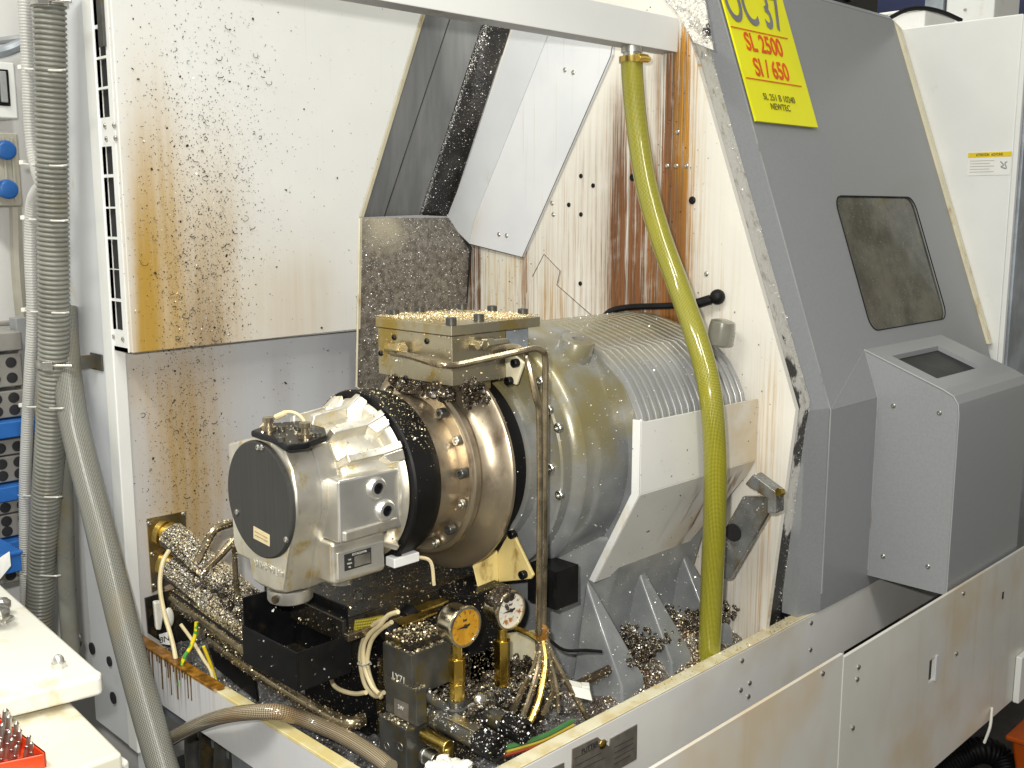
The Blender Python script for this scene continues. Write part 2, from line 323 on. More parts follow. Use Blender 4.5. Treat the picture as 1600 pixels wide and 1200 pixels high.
col = n.mix(oil, base, (.20, .16, .04)); n.bump(n.noise(160, 4), .08); M['housing'] = n.out(col, .28, .15, Coat_Weight=.35)
def braid(name, ca, cb, cc, nn, ff, rough=.22, **k):
    n = NT(name); a = n.t.nodes.new('ShaderNodeAttribute'); a.attribute_name = 'hose'; s = n.t.nodes.new('ShaderNodeSeparateXYZ'); n.t.links.new(a.outputs['Vector'], s.inputs[0])
    th, le = s.outputs[0], s.outputs[1]; w = 2 * math.pi
    p = n.ma('SINE', n.ma('MULTIPLY', n.ma('ADD', n.ma('MULTIPLY', th, nn), n.ma('MULTIPLY', le, ff)), w)); q = n.ma('SINE', n.ma('MULTIPLY', n.ma('SUBTRACT', n.ma('MULTIPLY', th, nn), n.ma('MULTIPLY', le, ff)), w))
    d = n.rng(n.ma('MULTIPLY', p, q), -.15, .35); col = n.mix(d, ca, cb); col = n.mix(n.ma('MULTIPLY', n.rng(n.noise(9, 5, .6), .5, .7), .6), col, cc)
    n.bump(d, .25, .0008); return n.out(col, rough, **k)
M['yhose'] = braid('yellow_braided_pvc', (.11, .105, .010), (.46, .43, .035), (.30, .27, .014), 26, 210, .2, Coat_Weight=.7)
M['ghose'] = braid('grey_braided_pvc', (.10, .10, .085), (.30, .30, .265), (.22, .19, .13), 26, 190, .24)
M['chose'] = braid('clear_braided_pvc', (.13, .08, .03), (.40, .36, .27), (.22, .11, .03), 14, 170, .12, Coat_Weight=.8)
M['ymesh'] = braid('yellow_mesh_hose', (.12, .10, .01), (.42, .36, .04), (.3, .24, .02), 12, 150, .3)
def hose(name, pts, r, mat, n=20, step=.008, label=None, cat=None, group=None, parent=None):
    pts = resample(pts, step); vs = []; at = []; fs = []; a = None; s = 0
    for i, p in enumerate(pts):
        t = (pts[min(i + 1, len(pts) - 1)] - pts[max(i - 1, 0)]).normalized()
        if a is None: a = (FW - t * FW.dot(t)).normalized()
        else: a = (a - t * a.dot(t)).normalized()
        b = t.cross(a)
        if i: s += (p - pts[i - 1]).length
        for k in range(n + 1):
            th = 2 * math.pi * k / n; vs.append(tuple(p + a * (r * math.cos(th)) + b * (r * math.sin(th)))); at.append((k / n, s, 0))
    m = n + 1
    for j in range(len(pts) - 1):
        for k in range(n): fs.append((j * m + k, (j + 1) * m + k, (j + 1) * m + k + 1, j * m + k + 1))
    fs += [tuple(range(n)), tuple((len(pts) - 1) * m + k for k in range(n))[::-1]]
    me = bpy.data.meshes.new(name); me.from_pydata(vs, [], fs); me.update()
    A = me.attributes.new('hose', 'FLOAT_VECTOR', 'POINT'); A.data.foreach_set('vector', [c for x in at for c in x])
    me.polygons.foreach_set('use_smooth', [True] * len(me.polygons)); me.set_sharp_from_angle(angle=R(50))
    o = link(name, me, mat, parent)
    return tag(o, label, cat, group) if label else o

# ================================================================ SETTING
struct('floor', MB().add([(-4, -4, 0), (9, -4, 0), (9, 9, 0), (-4, 9, 0)], [(0, 1, 2, 3)]), M['concrete'])
struct('wall', MB().box((-3, 2.55, 0), (1.6, 2.65, 3.4)), M['wall'])

# ================================================================ LATHE ENCLOSURE
enc = thing('lathe_enclosure', 'white sheet metal lathe enclosure opened up, rust streaked inside, above chip tray', 'machine', (XL, 1.0, 0))
scr_me = MB().lathe([(0, .0048), (.0016, .0048), (.003, .0034), (.0032, .0016), (.0016, .0015)], (0, 0, 0), (0, 0, 1), 14).mesh('screw')
scr_dark = scr_me.copy(); scr_big = MB().lathe([(0, .0075), (.002, .0075), (.004, .005)], (0, 0, 0), (0, 0, 1), 16).mesh('plug')
scr_me.materials.append(M['zinc']); scr_dark.materials.append(M['black']); scr_big.materials.append(M['rubber'])
def screws(par, me, ax, pts, name='screw', **pl):
    for u, v in pts: inst(name, me, None, par, P(u, v, **pl), axis_rot(ax))
# left side panel and corner post
side = part('side_panel', MB().box((XL, 1.925, .49), (XL + .01, 2.085, 2.3)), M['lilac'], enc)
part('corner_post', MB().box((XL - .004, 1.885, .49), (XL + .022, 1.925, 2.3)), M['white'], enc, .003)
for u, v, r in ((145, 1013, .0105), (172, 1033, .0085), (178, 1090, .010)):
    c = P(u, v, X=XL); part('hole_plug', MB().lathe([(-.003, r * 1.25), (.0, r * 1.2), (.001, r), (.006, r)], c, (1, 0, 0), 20), M['dark'], side)
c = P(122, 1000, X=XL); part('hex_bolt', MB().lathe([(-.012, .011), (0, .011)], c, (1, 0, 0), 6).lathe([(-.003, .016), (0.001, .016)], c, (1, 0, 0), 20), M['zinc'], side)
# the lower foot behind the hoses
part('foot_panel', MB().box((XL + .002, 1.86, .10), (XL + .03, 1.9, .62)), M['lilac'], enc, .002)
# back panel
xr = P(590, 560, Y=YB).x
back = part('back_panel', MB().box((XL + .012, YB, .60), (1.72, YB + .012, 1.36)), M['back'], enc)
# cover with ventilation slots on its side
cov = part('cover_panel', MB().prism([P(207, 552, Y=YC), P(557, 515, Y=YC), P(562, 340, Y=YC), P(660, 18, Y=YC), P(690, -80, Y=YC), V(XL, YC, 2.15)], (0, .012, 0)), M['cover'], enc, .002)
part('cover_fold', MB().prism([P(562, 340, Y=YC) + V(.0005, 0, 0), P(660, 18, Y=YC) + V(.0005, 0, 0), P(660, 18, Y=YC) + V(.016, .006, 0), P(562, 340, Y=YC) + V(.016, .006, 0)], (0, .03, 0)), M['cream'], enc, .002)
zb = P(207, 552, Y=YC).z
part('cover_bottom', MB().box((XL, YC + .012, zb), (1.36, YB - .001, zb + .008)), M['white'], enc)
part('cover_vertical_edge', MB().prism([P(557, 515, Y=YC), P(562, 340, Y=YC), P(562, 340, Y=YC) + V(.01, .004, 0), P(559, 515, Y=YC) + V(.01, .004, 0)], (0, .02, 0)), M['cream'], enc)
slots = [(-20, 32), (38, 84), (88, 133), (137, 182), (228, 272), (277, 323), (326, 370), (374, 420), (421, 466), (470, 514)]
y0, y1 = 1.846, 1.885
zs = sorted([tuple(sorted((P(175, a, X=XL).z, P(175, b, X=XL).z))) for a, b in slots])
g = MB(); g.box((XL, YC + .0122, zb), (XL + .006, y0, 2.15)); g.box((XL, y1, zb), (XL + .006, YB + .03, 2.15))
edges = [zb] + [z for s in zs for z in s] + [2.15]
for i in range(0, len(edges), 2): g.box((XL, y0, edges[i]), (XL + .006, y1, edges[i + 1]))
vent = part('vent_side', g, M['cream'] if False else M['white'], enc)
for s in zs: part('vent_slot', MB().box((XL + .008, y0 - .004, s[0] - .002), (XL + .012, y1 + .004, s[1] + .002)), M['dark'], vent)
screws(vent, scr_me, (-1, 0, 0), [(165, 197), (179, 196), (167, 217), (181, 216), (178, 526), (193, 530)], X=XL)
# swarf chute between the cover and the end wall
A1, A2 = P(562, 340, Y=YC + .03), P(660, 18, Y=YC + .03); A1 += V(-.01, 0, 0)
Q1, Q2 = P(703, 338, X=XW - .004), P(803, 30, X=XW - .004)
def quad(a, b, c, d, bow=0.0, k=12):
    vs = []
    for i in range(k + 1):
        for j in range(k + 1):
            s_, t_ = i / k, j / k; vs.append(a.lerp(b, s_).lerp(d.lerp(c, s_), t_) + V(0, bow * math.sin(math.pi * s_), 0))
    return MB().add(vs, [(i * (k + 1) + j, (i + 1) * (k + 1) + j, (i + 1) * (k + 1) + j + 1, i * (k + 1) + j + 1) for i in range(k) for j in range(k)])
C1, C2 = P(655, 336, Y=1.89), P(755, 30, Y=1.765)
part('chute_upper', quad(A1, C1, C2, A2, .010), M['chute'], enc)
black_strip = part('chute_black_strip', quad(C1, Q1 + V(.006, .01, 0), Q2 + V(.006, .01, 0), C2, .012), M['mottled_black'], enc)
B1 = P(557, 604, Y=YC + .004); B2 = P(588, 630, Y=YC + .006)
low = part('chute_lower', MB().prism([P(562, 341, Y=YC + .004), B1, B2, P(722, 640, X=XW - .004), P(735, 390, X=XW - .004), Q1 + V(0, 0, -.003)], (0, .005, 0)), M['chute_low'], enc)
part('chute_corner', MB().prism([P(u, v, X=XW - .009) for u, v in ((694, 341), (736, 386), (729, 470), (716, 560), (700, 560), (706, 450))], (.003, 0, 0)), M['mottled_black'], enc)
part('chute_edge', MB().tube([P(562, 341, Y=YC), P(557, 604, Y=YC), P(588, 630, Y=YC)], .0022, 6), M['cream'], enc)
part('chute_seam', MB().tube([A1.lerp(C1, .42) + V(0, -.002, 0), A2.lerp(C2, .46) + V(0, -.002, 0)], .0012, 5), M['mottled_black'], enc)
# end wall with cover plates
ew = MB().prism([P(1076, 52, X=XW), P(1243, 640, X=XW), P(1193, 1010, X=XW), V(XW, 1.02, .60), V(XW, 1.92, .60), V(XW, 1.92, 1.53), P(704, 338, X=XW), P(803, 30, X=XW), V(XW, 1.66, 2.05), V(XW, 1.30, 2.05)], (.012, 0, 0))
wall = part('end_wall', ew, M['rust'], enc)
pl1 = [(803, 40), (957, 66), (957, 85), (816, 402), (733, 381), (696, 345), (724, 273)]
fold = [(858, 50), (751, 318)]
cp = part('cover_plate', MB().prism([P(u, v, X=XW - .007) for u, v in pl1], (.006, 0, 0)), M['plate'], enc, .001)
a, b = P(858, 50, X=XW - .0085), P(740, 345, X=XW - .0085)
part('plate_fold_shade', MB().prism([P(803, 42, X=XW - .0085), a, b, P(733, 379, X=XW - .0085), P(697, 345, X=XW - .0085), P(725, 273, X=XW - .0085)], (.0012, .0, 0)), M['lilac'], cp)  # flat sheet; greyer tone paints the shade of the folded facet
part('small_plate', MB().prism([P(u, v, X=XW - .004) for u, v in ((850, 397), (875, 423), (870, 445), (936, 503), (800, 520), (832, 432))], (.0035, 0, 0)), M['rust'], enc, .0008)
def joint_line(par, px, X): part('joint_line', MB().tube([P(u, v, X=X) for u, v in px], .0008, 5), M['mottled_black'], par)  # thin dark line along the plate joints
joint_line(enc, [(957, 70), (954, 88), (905, 200), (860, 302), (816, 402), (775, 392), (733, 381), (696, 345)], XW - .0075)
joint_line(enc, [(832, 432), (850, 397), (875, 423), (870, 445), (936, 503)], XW - .0045)
screws(cp, scr_me, (-1, 0, 0), [(883, 109), (896, 113), (780, 366), (792, 368)], X=XW - .007)
screws(wall, scr_dark, (-1, 0, 0), [(908, 275), (927, 290), (889, 320), (908, 335), (907, 443)], X=XW)
screws(wall, scr_me, (-1, 0, 0), [(1059, 206), (1043, 259), (1057, 259), (1073, 259), (1104, 428), (863, 317), (865, 335)], X=XW)
screws(wall, scr_big, (-1, 0, 0), [(1082, 313), (989, 277)], 'plug', X=XW)
# cross beam
zbm = P(1059, 82, X=XW).z; beam = MB().box((XL - .3, 1.25, zbm), (XW - .003, 1.253, zbm + .062)); bu = MB().box((XL - .3, 1.2535, zbm), (XW - .003, 1.292, zbm + .0028)); part('beam_shaded_underside', bu, M['mid_grey'], enc); beam.box((XL - .3, 1.289, zbm + .003), (XW - .003, 1.292, zbm + .045))  # underside of the white beam, its shade put into a darker grey
part('cross_beam', beam, M['white'], enc, .001)
# dirty jamb strip between wall and door
prof = [P(1076, 52, X=XW), P(1243, 640, X=XW), P(1193, 1010, X=XW)]
n = NT('dirty_jamb'); col = n.mix(n.rng(n.noise(30, 6, .65), .30, .50), (.36, .33, .26), (.74, .72, .67)); blk = n.rng(n.ma('ADD', n.noise(9, 5, .6), n.ma('ADD', n.ma('MULTIPLY', n.bump_in(n.z, 1.13, .09), .20), n.ma('MULTIPLY', n.rng(n.z, .98, .90), .22))), .62, .67)
n.bump(n.noise(110, 5), .5); M['jamb'] = n.out(n.mix(blk, col, (.025, .022, .015)), .35)
jm = MB(); offs = [V(0, -.002, 0)] * 3
top = prof[0] + (prof[0] - prof[1]) * .25
ln = [top, prof[1], prof[2]]
jm.rings([[p + V(.0125, .012, 0), p + V(.105, .03, 0), p + V(.105, .06, 0), p + V(.0125, .05, 0)] for p in ln])
jamb = part('door_jamb', jm, M['jamb'], enc)
# tray: rims, inner walls, floor
rim = MB(); rim.box((XR, YF, .655), (XR + .006, YB - .02, ZR)); rim.box((XR, YF + .001, ZR), (XR + .022, YB - .02, ZR + .003)); rim.box((XR + .018, YF + .03, ZR - .05), (XR + .022, YB - .02, ZR - .0005))
srim = part('side_rim', rim, M['rim'], enc, .0015)
for u in (222, 229, 233, 238, 245, 249, 252, 258, 262, 266, 271, 276, 280, 285, 289, 293, 298):
    a = P(u, 1000 + (u - 210) * .66 - 1, X=XR); L = random.choice((.012, .02, .03, .045, .06, .085))
    part('oil_drip', MB().tube([V(XR - .0002, a.y, ZR + .001), V(XR - .0004, a.y, ZR - L * .5), V(XR - .0003, a.y, ZR - L)], lambda i: (.0022, .0011, .0013)[i], 6), M['drip'], srim)
fr = MB(); fr.prism([V(XR + .0065, YF, .585), V(1.985, YF, .585), V(1.985, YF, .627), V(2.9, YF, .627), V(2.9, YF, ZR), V(XR + .0065, YF, ZR)], (0, .005, 0)); fr.box((XR + .023, YF, ZR + .0005), (2.9, YF + .026, ZR + .0035)); fr.box((XR + .023, YF + .022, ZR - .05), (2.9, YF + .026, ZR))
n = NT('front_rim_paint'); base = n.mix(n.rng(n.noise(5), .3, .7), (.68, .68, .68), (.74, .74, .73)); tm = n.rng(n.z, ZR, ZR + .002)
col = n.mix(n.ma('MULTIPLY', tm, .8), base, n.mix(n.rng(n.noise(20), .4, .65), (.70, .66, .44), (.55, .42, .14))); col = n.mix(n.ma('MULTIPLY', n.rng(n.noise(3), .50, .68), .5), col, (.58, .48, .32)); M['frim'] = n.out(col, .34)
frim = part('front_rim', fr, M['frim'], enc, .0015)
screws(frim, scr_me, (0, -1, 0), [(1157, 1078), (1171, 1067), (1169, 1088), (1266, 1015), (1267, 973), (1159, 1032)], Y=YF)
YP = .803
def pp(u, v, d=0): p = P(u, v, Y=YP); return V(p.x, YP + d, p.z)
pl_, pm, pr_ = pp(1040, 1186), pp(1318, 1023), pp(1600, 859); zl = (pl_.z + pm.z) / 2; sx = pm.x; zbot = P(1530, 1138, Y=YP).z
fl = part('front_panel', MB().box((XR + .03, YP, .22), (sx - .001, YP + .006, zl)), M['front'], enc, .001)
screws(fl, scr_me, (0, -1, 0), [(1285, 1052)], Y=YP)
h = .013; pf = pp(1455, 1047); zr_ = (pm.z + pr_.z) / 2; X0, X1, Z0, Z1 = sx + .001, 3.0, zbot, zr_
fp = MB(); fp.box((X0, YP - .001, Z0), (pf.x - h, YP + .005, Z1)); fp.box((pf.x + h, YP - .001, Z0), (X1, YP + .005, Z1)); fp.box((pf.x - h, YP - .001, Z0), (pf.x + h, YP + .005, pf.z - .024)); fp.box((pf.x - h, YP - .001, pf.z + .024), (pf.x + h, YP + .005, Z1))
f2 = part('front_door_panel', fp, M['front'], enc)
part('latch_recess', MB().box((pf.x - h - .004, YP + .0055, pf.z - .03), (pf.x + h + .004, YP + .008, pf.z + .03)), M['dark'], f2)
part('latch_flange', MB().box((pf.x + h, YP - .004, pf.z - .026), (pf.x + h + .009, YP - .0012, pf.z + .026)), M['lilac'], f2)
screws(f2, scr_me, (0, -1, 0), [(1332, 1137), (1494, 1021), (1341, 1042), (1339, 1061), (1505, 927)], Y=YP - .001)
hs = pp(1566, 930); part('hook_slot', MB().box((hs.x - .004, YP - .002, hs.z - .008), (hs.x + .004, YP - .0012, hs.z + .008)), M['dark'], f2)
ps0, ps1 = pp(1586, 1025), pp(1594, 1085); part('pillar_strip', MB().box((ps0.x, YP - .016, ps1.z), (ps1.x, YP - .0015, ps0.z)), M['white'], f2, .003)
part('ledge', MB().box((XR + .03, YP + .0065, .575), (3.0, YF - .001, .583)), M['oily'], enc)
part('base_plinth', MB().box((XL + .05, 1.30, 0), (2.95, YB, .45)), M['black'], enc)
tf = MB(); nx, ny = 60, 60; x0, x1, ya, yb = XR + .023, XW - .001, YF + .027, YB - .001
vs = []; rr = np.random.default_rng(3)
hn = rr.normal(0, 1, (nx + 1, ny + 1)); 
for _ in range(2): hn = (hn + np.roll(hn, 1, 0) + np.roll(hn, -1, 0) + np.roll(hn, 1, 1) + np.roll(hn, -1, 1)) / 5
for i in range(nx + 1):
    for j in range(ny + 1):
        x = x0 + (x1 - x0) * i / nx; y = ya + (yb - ya) * j / ny
        pile = .098 * math.exp(-((x - 1.53) / .22) ** 4 - ((y - 1.115) / .085) ** 4) * (.75 + .25 * math.sin(x * 23 + y * 9)) - .02 * math.exp(-((x - 1.62) / .1) ** 2 - ((y - 1.03) / .03) ** 2)
        vs.append((x, y, .695 + .014 * hn[i, j] + pile))
tray = part('tray_floor', MB().add(vs, [(i * (ny + 1) + j, (i + 1) * (ny + 1) + j, (i + 1) * (ny + 1) + j + 1, i * (ny + 1) + j + 1) for i in range(nx) for j in range(ny)]), M['tray_sludge'], enc)
part('tray_under', MB().box((XL + .05, YF + .03, .56), (XW, YB - .01, .60)), M['galv'], enc)
# galvanised trunking under the side rim
part('under_panel', MB().box((XR + .02, 1.02, .30), (XR + .03, 1.52, .65)), M['galv'], enc)
for i in range(4):
    yy = 1.60 + i * .055; part('under_pipe', MB().tube(catmull([V(XL + .06, yy, .60), V(XL + .05, yy - .01, .5), V(XL + .06, yy - .03, .35)], 5), .019, 12), M['valve'] if i % 2 else M['oily'], enc)
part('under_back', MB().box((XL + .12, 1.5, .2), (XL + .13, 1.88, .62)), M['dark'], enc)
# deck on top of the wall, seen past the beam end
deck = part('swarf_ledge', MB().prism([P(u, v, X=XW - .004) for u, v in ((1028, -14), (1098, -14), (1114, 78), (1084, 66), (1067, 36), (1060, 22))], (.003, 0, 0)), M['jamb'], enc)
# ================================================================ DOOR
def dy(z): return .985 if z <= 1.165 else .985 + .361 * (z - 1.165)
ZT, ZK, XD0, XD1, XDL = 2.03, 1.165, 1.862, 2.68, 1.80
def slope_pt(u, v, off=0.0):
    d = FW * FPX + RT * (u - 800) - UP * (v - 600); k = .361; s = (.985 - off + k * (EYE.z - 1.165)) / (d.y - k * d.z); return EYE + d * s
NS = V(0, -1, .361).normalized(); US = V(0, .361, 1).normalized()
door = thing('lathe_door', 'sloping dark grey lathe door with small window and boxed front', 'door', (XD0, .985, .75))
prof = [(.78, .985), (ZK, .985), (ZT, dy(ZT)), (ZT + .004, dy(ZT) + .02), (ZT + .004, dy(ZT) + .07)]
# front skin with a window opening
wn = [slope_pt(u, v) for u, v in ((1301, 305), (1427, 309), (1480, 497), (1363, 518))]
wz0, wz1 = (wn[2].z + wn[3].z) / 2, (wn[0].z + wn[1].z) / 2; wx0, wx1 = (wn[0].x + wn[3].x) / 2, (wn[1].x + wn[2].x) / 2
def rrect(x0, x1, z0, z1, r, k=5):
    out = []
    for cx, cz, a0 in ((x1 - r, z1 - r, 0), (x0 + r, z1 - r, 90), (x0 + r, z0 + r, 180), (x1 - r, z0 + r, 270)):
        out += [(cx + r * math.cos(R(a0 + 90 * i / k)), cz + r * math.sin(R(a0 + 90 * i / k))) for i in range(k + 1)]
    return out
hole = rrect(wx0, wx1, wz0, wz1, .03); N = len(hole)
outer = []
cxm, czm = (wx0 + wx1) / 2, (wz0 + wz1) / 2
for x, z in hole:   # same count of points on the outline, by direction
    dx, dz = x - cxm, z - czm; t = min(((XD1 if dx > 0 else XD0) - cxm) / dx if abs(dx) > 1e-6 else 1e9, ((ZT if dz > 0 else ZK) - czm) / dz if abs(dz) > 1e-6 else 1e9)
    outer.append([cxm + dx * t, czm + dz * t])
for cx, cz in ((XD0, ZK), (XD0, ZT), (XD1, ZK), (XD1, ZT)):
    i = min(range(N), key=lambda i: (outer[i][0] - cx) ** 2 + (outer[i][1] - cz) ** 2); outer[i] = [cx, cz]
sk = MB()
def sp(x, z, o=0): return V(x, dy(z), z) - NS * o
sk.add([sp(*p) for p in outer] + [sp(*p) for p in hole] + [sp(*p, .005) for p in hole],
       [(i, (i + 1) % N, N + (i + 1) % N, N + i) for i in range(N)] + [(N + i, N + (i + 1) % N, 2 * N + (i + 1) % N, 2 * N + i) for i in range(N)])
sk.add([(XD0, .985, .7545), (XD1, .985, .7545), (XD1, .985, ZK), (XD0, .985, ZK)], [(0, 1, 2, 3)])
skin = part('front_skin', sk, M['door_grey'], door, smooth=20)
# bevelled left edge strip
st = MB().rings([[V(XDL, dy(z) + .016, z), V(XD0, dy(z), z), V(XD0, dy(z) + .05, z), V(XDL, dy(z) + .05, z)] for z in (.7545, ZK + .004, ZT)])
part('edge_strip', st, M['door_grey'], door, smooth=10)
part('edge_bead', MB().tube([V(XD0, dy(z) - .0008, z) for z in (.79, ZK, ZT)], .0016, 6), M['mid_grey'], door)
part('top_edge', MB().prism([V(XDL, dy(ZT) + .001, ZT + .001), V(XDL, dy(ZT) + .012, ZT + .012), V(XDL, dy(ZT) + .09, ZT + .012), V(XDL, dy(ZT) + .09, ZT + .001)], (XD1 - XDL, 0, 0)), M['door_grey'], door, .003)
g = NT('dirty_window_glass'); gg = g.noise(9, 6, .65); c0 = g.mix(g.rng(gg, .35, .65), (.055, .054, .042), (.14, .137, .108)); c0 = g.mix(g.ma('MULTIPLY', g.rng(g.noise(4), .5, .7), .6), c0, (.10, .07, .05))
c0 = g.mix(g.rng(g.noise(260, 2), .68, .74), c0, (.4, .4, .33)); M['glass'] = g.out(c0, .12)
part('window_pane', MB().prism([sp(x, z, .003) for x, z in rrect(wx0 - .004, wx1 + .004, wz0 - .004, wz1 + .004, .03)], NS * -.004), M['glass'], door)
part('window_seal', MB().tube([sp(x, z, -.0005) for x, z in hole + hole[:1]], .0014, 6), M['rubber'], door)
# boxed front
bx = thing if False else None
XB, YBX, ZB0 = 2.06, .815, .779
sidep = [V(XB, .985, ZB0), V(XB, .984, 1.166), V(XB, 1.02, 1.262), V(XB, .85, 1.198), V(XB, .828, 1.187), V(XB, .818, 1.172), V(XB, YBX, 1.15), V(XB, YBX, ZB0)]
box = MB(); XE = 2.44
box.add(sidep + [p + V(XE - XB, 0, 0) for p in sidep], [tuple(range(8))] + [(i, (i + 1) % 8, 8 + (i + 1) % 8, 8 + i) for i in (3, 4, 5, 6, 7)] + [tuple(range(15, 7, -1))])
# top with an opening for the lid window
T0, T1 = sidep[2], sidep[3]; e = (T1 - T0)
def tp(x, t, o=0): return V(x, T0.y + e.y * t, T0.z + e.z * t + o)
w0, w1, t0, t1 = XB + .05, XE - .10, .22, .80
ring = [(XB, 0), (XE, 0), (XE, 1), (XB, 1)]; inn = [(w0, t0), (w1, t0), (w1, t1), (w0, t1)]
box.add([tp(*p) for p in ring] + [tp(*p) for p in inn] + [tp(*p, -.02) for p in inn], [(i, (i + 1) % 4, 4 + (i + 1) % 4, 4 + i) for i in range(4)] + [(4 + i, 4 + (i + 1) % 4, 8 + (i + 1) % 4, 8 + i) for i in range(4)])
bxo = part('front_box', box, M['door_grey'], door, smooth=25)
part('gusset', MB().prism([V(XD0 + .001, .9845, ZK), V(XB, .9845, ZK), V(XB, 1.019, 1.2615)], (0, .004, .0)), M['door_grey'], door, smooth=10)
part('box_seam', MB().tube([V(XB - .0005, 1.019, 1.262), V(XB - .0005, .984, 1.166), V(XB - .0005, .984, .79)], .0015, 6), M['mid_grey'], bxo)
part('box_edge', MB().tube([p + V(-.0003, 0, 0) for p in sidep[2:]], .0018, 6), M['mid_grey'], bxo)
M['lid_glass'] = plain('dark_lid_glass', (.010, .011, .012), .35, var=.5, scale=22, Specular_IOR_Level=.12)
part('lid_glass', MB().prism([tp(*p, -.010) for p in inn], (0, 0, -.003)), M['lid_glass'], bxo)
part('box_inside', MB().box((XB + .02, .83, 1.05), (XE - .02, .98, 1.10)), M['oily'], bxo)
screws(bxo, scr_me, (-1, 0, 0), [(1396, 634), (1468, 645), (1380, 869), (1450, 885)], X=XB)
# trim between door and cabinet
part('door_trim', MB().rings([[V(XD1 + .001, dy(z) - .006, z), V(XD1 + .022, dy(z) - .006, z), V(XD1 + .022, dy(z) + .05, z), V(XD1 + .001, dy(z) + .05, z)] for z in (1.22, ZT - .02)] + [[V(XD1 + .001, dy(ZT) + .01, ZT + .004), V(XD1 + .022, dy(ZT) + .01, ZT + .004), V(XD1 + .022, dy(ZT) + .06, ZT + .004), V(XD1 + .001, dy(ZT) + .06, ZT + .004)]]), M['cream'], door)
# yellow sign
BL, BR, TL = slope_pt(1179, 190, .004), slope_pt(1276, 201, .004), slope_pt(1123, -2, .004)
sw = (BR - BL).x; x0 = BL.x
s_o = V(x0, BL.y, BL.z); H = .30
sign = thing('yellow_sign', 'bright yellow machine number sign with red and grey lettering on grey door', 'sign', s_o)
part('sign_panel', MB().prism([s_o, s_o + V(sw, 0, 0), s_o + V(sw, 0, 0) + US * H, s_o + US * H], NS * .004), M['yellow_sign'], sign)
def on_sign(u, v): return slope_pt(u, v, .0098)
def stext(s, u, v, hpx, mat, sx, bold=0.0):
    o = on_sign(u, v); h = (on_sign(u, v - hpx / 2) - on_sign(u, v + hpx / 2)).length; text(s, h / .90, M[mat], o, (1, 0, 0), US, sx, sign, 'lettering', bold)
stext('OC 37', 1178, 14, 64, 'grey_ink', .64, .0016)
stext('SL 2500', 1194, 71, 30, 'red_ink', .80, .0009)
stext('SI / 650', 1206, 110, 30, 'red_ink', .80, .0009)
stext('SL 251 B 10240', 1218, 154, 11, 'olive_ink', .98, .0)
stext('NEWTEC', 1220, 168, 11, 'olive_ink', .95, .0)
for (ua, va), (ub, vb) in (((1142, 42), (1231, 61)), ((1166, 122), (1253, 137))):
    a, b = on_sign(ua, va), on_sign(ub, vb); b.z = a.z; b.y = a.y; part('rule', MB().prism([a, b, b + US * .0022, a + US * .0022], NS * .0004), M['red_ink'], sign)
# ================================================================ CONTROL CABINET
XCb = 2.705
cab = thing('control_cabinet', 'tall off-white control cabinet right of the grey door', 'cabinet', (XCb, .98, 0))
cz = P(1598, 21, X=XCb).z
cb = part('cabinet_side', MB().box((XCb, .985, .62), (XCb + .6, 1.55, cz)), M['white'], cab, .004)
part('cabinet_front', MB().box((XCb + .012, .965, .62), (XCb + .6, .9845, cz - .01)), M['galv'], cab, .003)
part('edge_rail', MB().box((XCb - .004, .972, .62), (XCb + .011, .9845, cz - .004)), M['white'], cab, .003)
a, b, c_, d = [P(u, v, X=XCb - .0015) for u, v in ((1513, 239), (1581, 237), (1578, 273), (1514, 273))]
lab = part('warning_label', MB().prism([V(a.x, a.y, a.z), V(a.x, b.y, a.z), V(a.x, b.y, c_.z), V(a.x, a.y, c_.z)], (.001, 0, 0)), M['paper'], cab)
hz = (a.z - c_.z) * .22
part('label_header', MB().prism([V(a.x - .0004, a.y, a.z), V(a.x - .0004, b.y, a.z), V(a.x - .0004, b.y, a.z - hz), V(a.x - .0004, a.y, a.z - hz)], (.0004, 0, 0)), M['label_yellow'], lab)
text('ATTENTION   ACHTUNG', hz * .75, M['black_ink'], V(a.x - .001, (a.y + b.y) / 2, a.z - hz / 2), (0, -1, 0), (0, 0, 1), .62, lab)
for i in range(5):
    zz = a.z - hz * (1.7 + i * .55); part('label_line', MB().box((a.x - .0006, a.y - (a.y - b.y) * .06, zz), (a.x - .0001, a.y - (a.y - b.y) * (.62 - .1 * (i % 2)), zz + .0012)), M['socket'], lab)
pc = V(a.x - .0006, b.y + (a.y - b.y) * .16, (a.z + c_.z) / 2 - .004)
part('label_pictogram', MB().tube(catmull([pc + V(0, .008, .009), pc, pc + V(0, .006, -.004), pc + V(0, -.007, -.008), pc + V(0, -.003, .004), pc + V(0, -.008, .008)], 4), .0014, 5), M['mid_grey'], lab)
# things on and behind the top of the machine
def at_top(u, v, X): return P(u, v, X=X)
o = P(1345, 22, X=2.55); solo('black_junction_box', MB().box((2.39, 1.33, 2.045), (2.66, 1.45, 2.088)).box((2.30, 1.36, 2.045), (2.36, 1.44, 2.10)).cyl((2.50, 1.32, 2.066), (2.50, 1.331, 2.066), .012), M['black'], 'black junction box on the machine roof behind the grey door top', 'box', bevel=.004)
solo('black_roof_cable', MB().tube(catmull([P(1385, 32, X=2.72), P(1398, 24, X=2.76), P(1418, 15, X=2.8), P(1445, 13, X=2.85), P(1475, 20, X=2.9), P(1502, 32, X=2.95)], 6), .006, 8), M['rubber'], 'black cable arching over the roof between junction box and cabinet', 'cable')
part('roof', MB().box((1.9, 1.42, 2.0), (2.70, 2.3, 2.03)), M['white'], enc)
bb = thing('white_roof_box', 'small white box with grey hinge on roof behind cabinet top', 'box', (3.35, 1.5, 2.0))
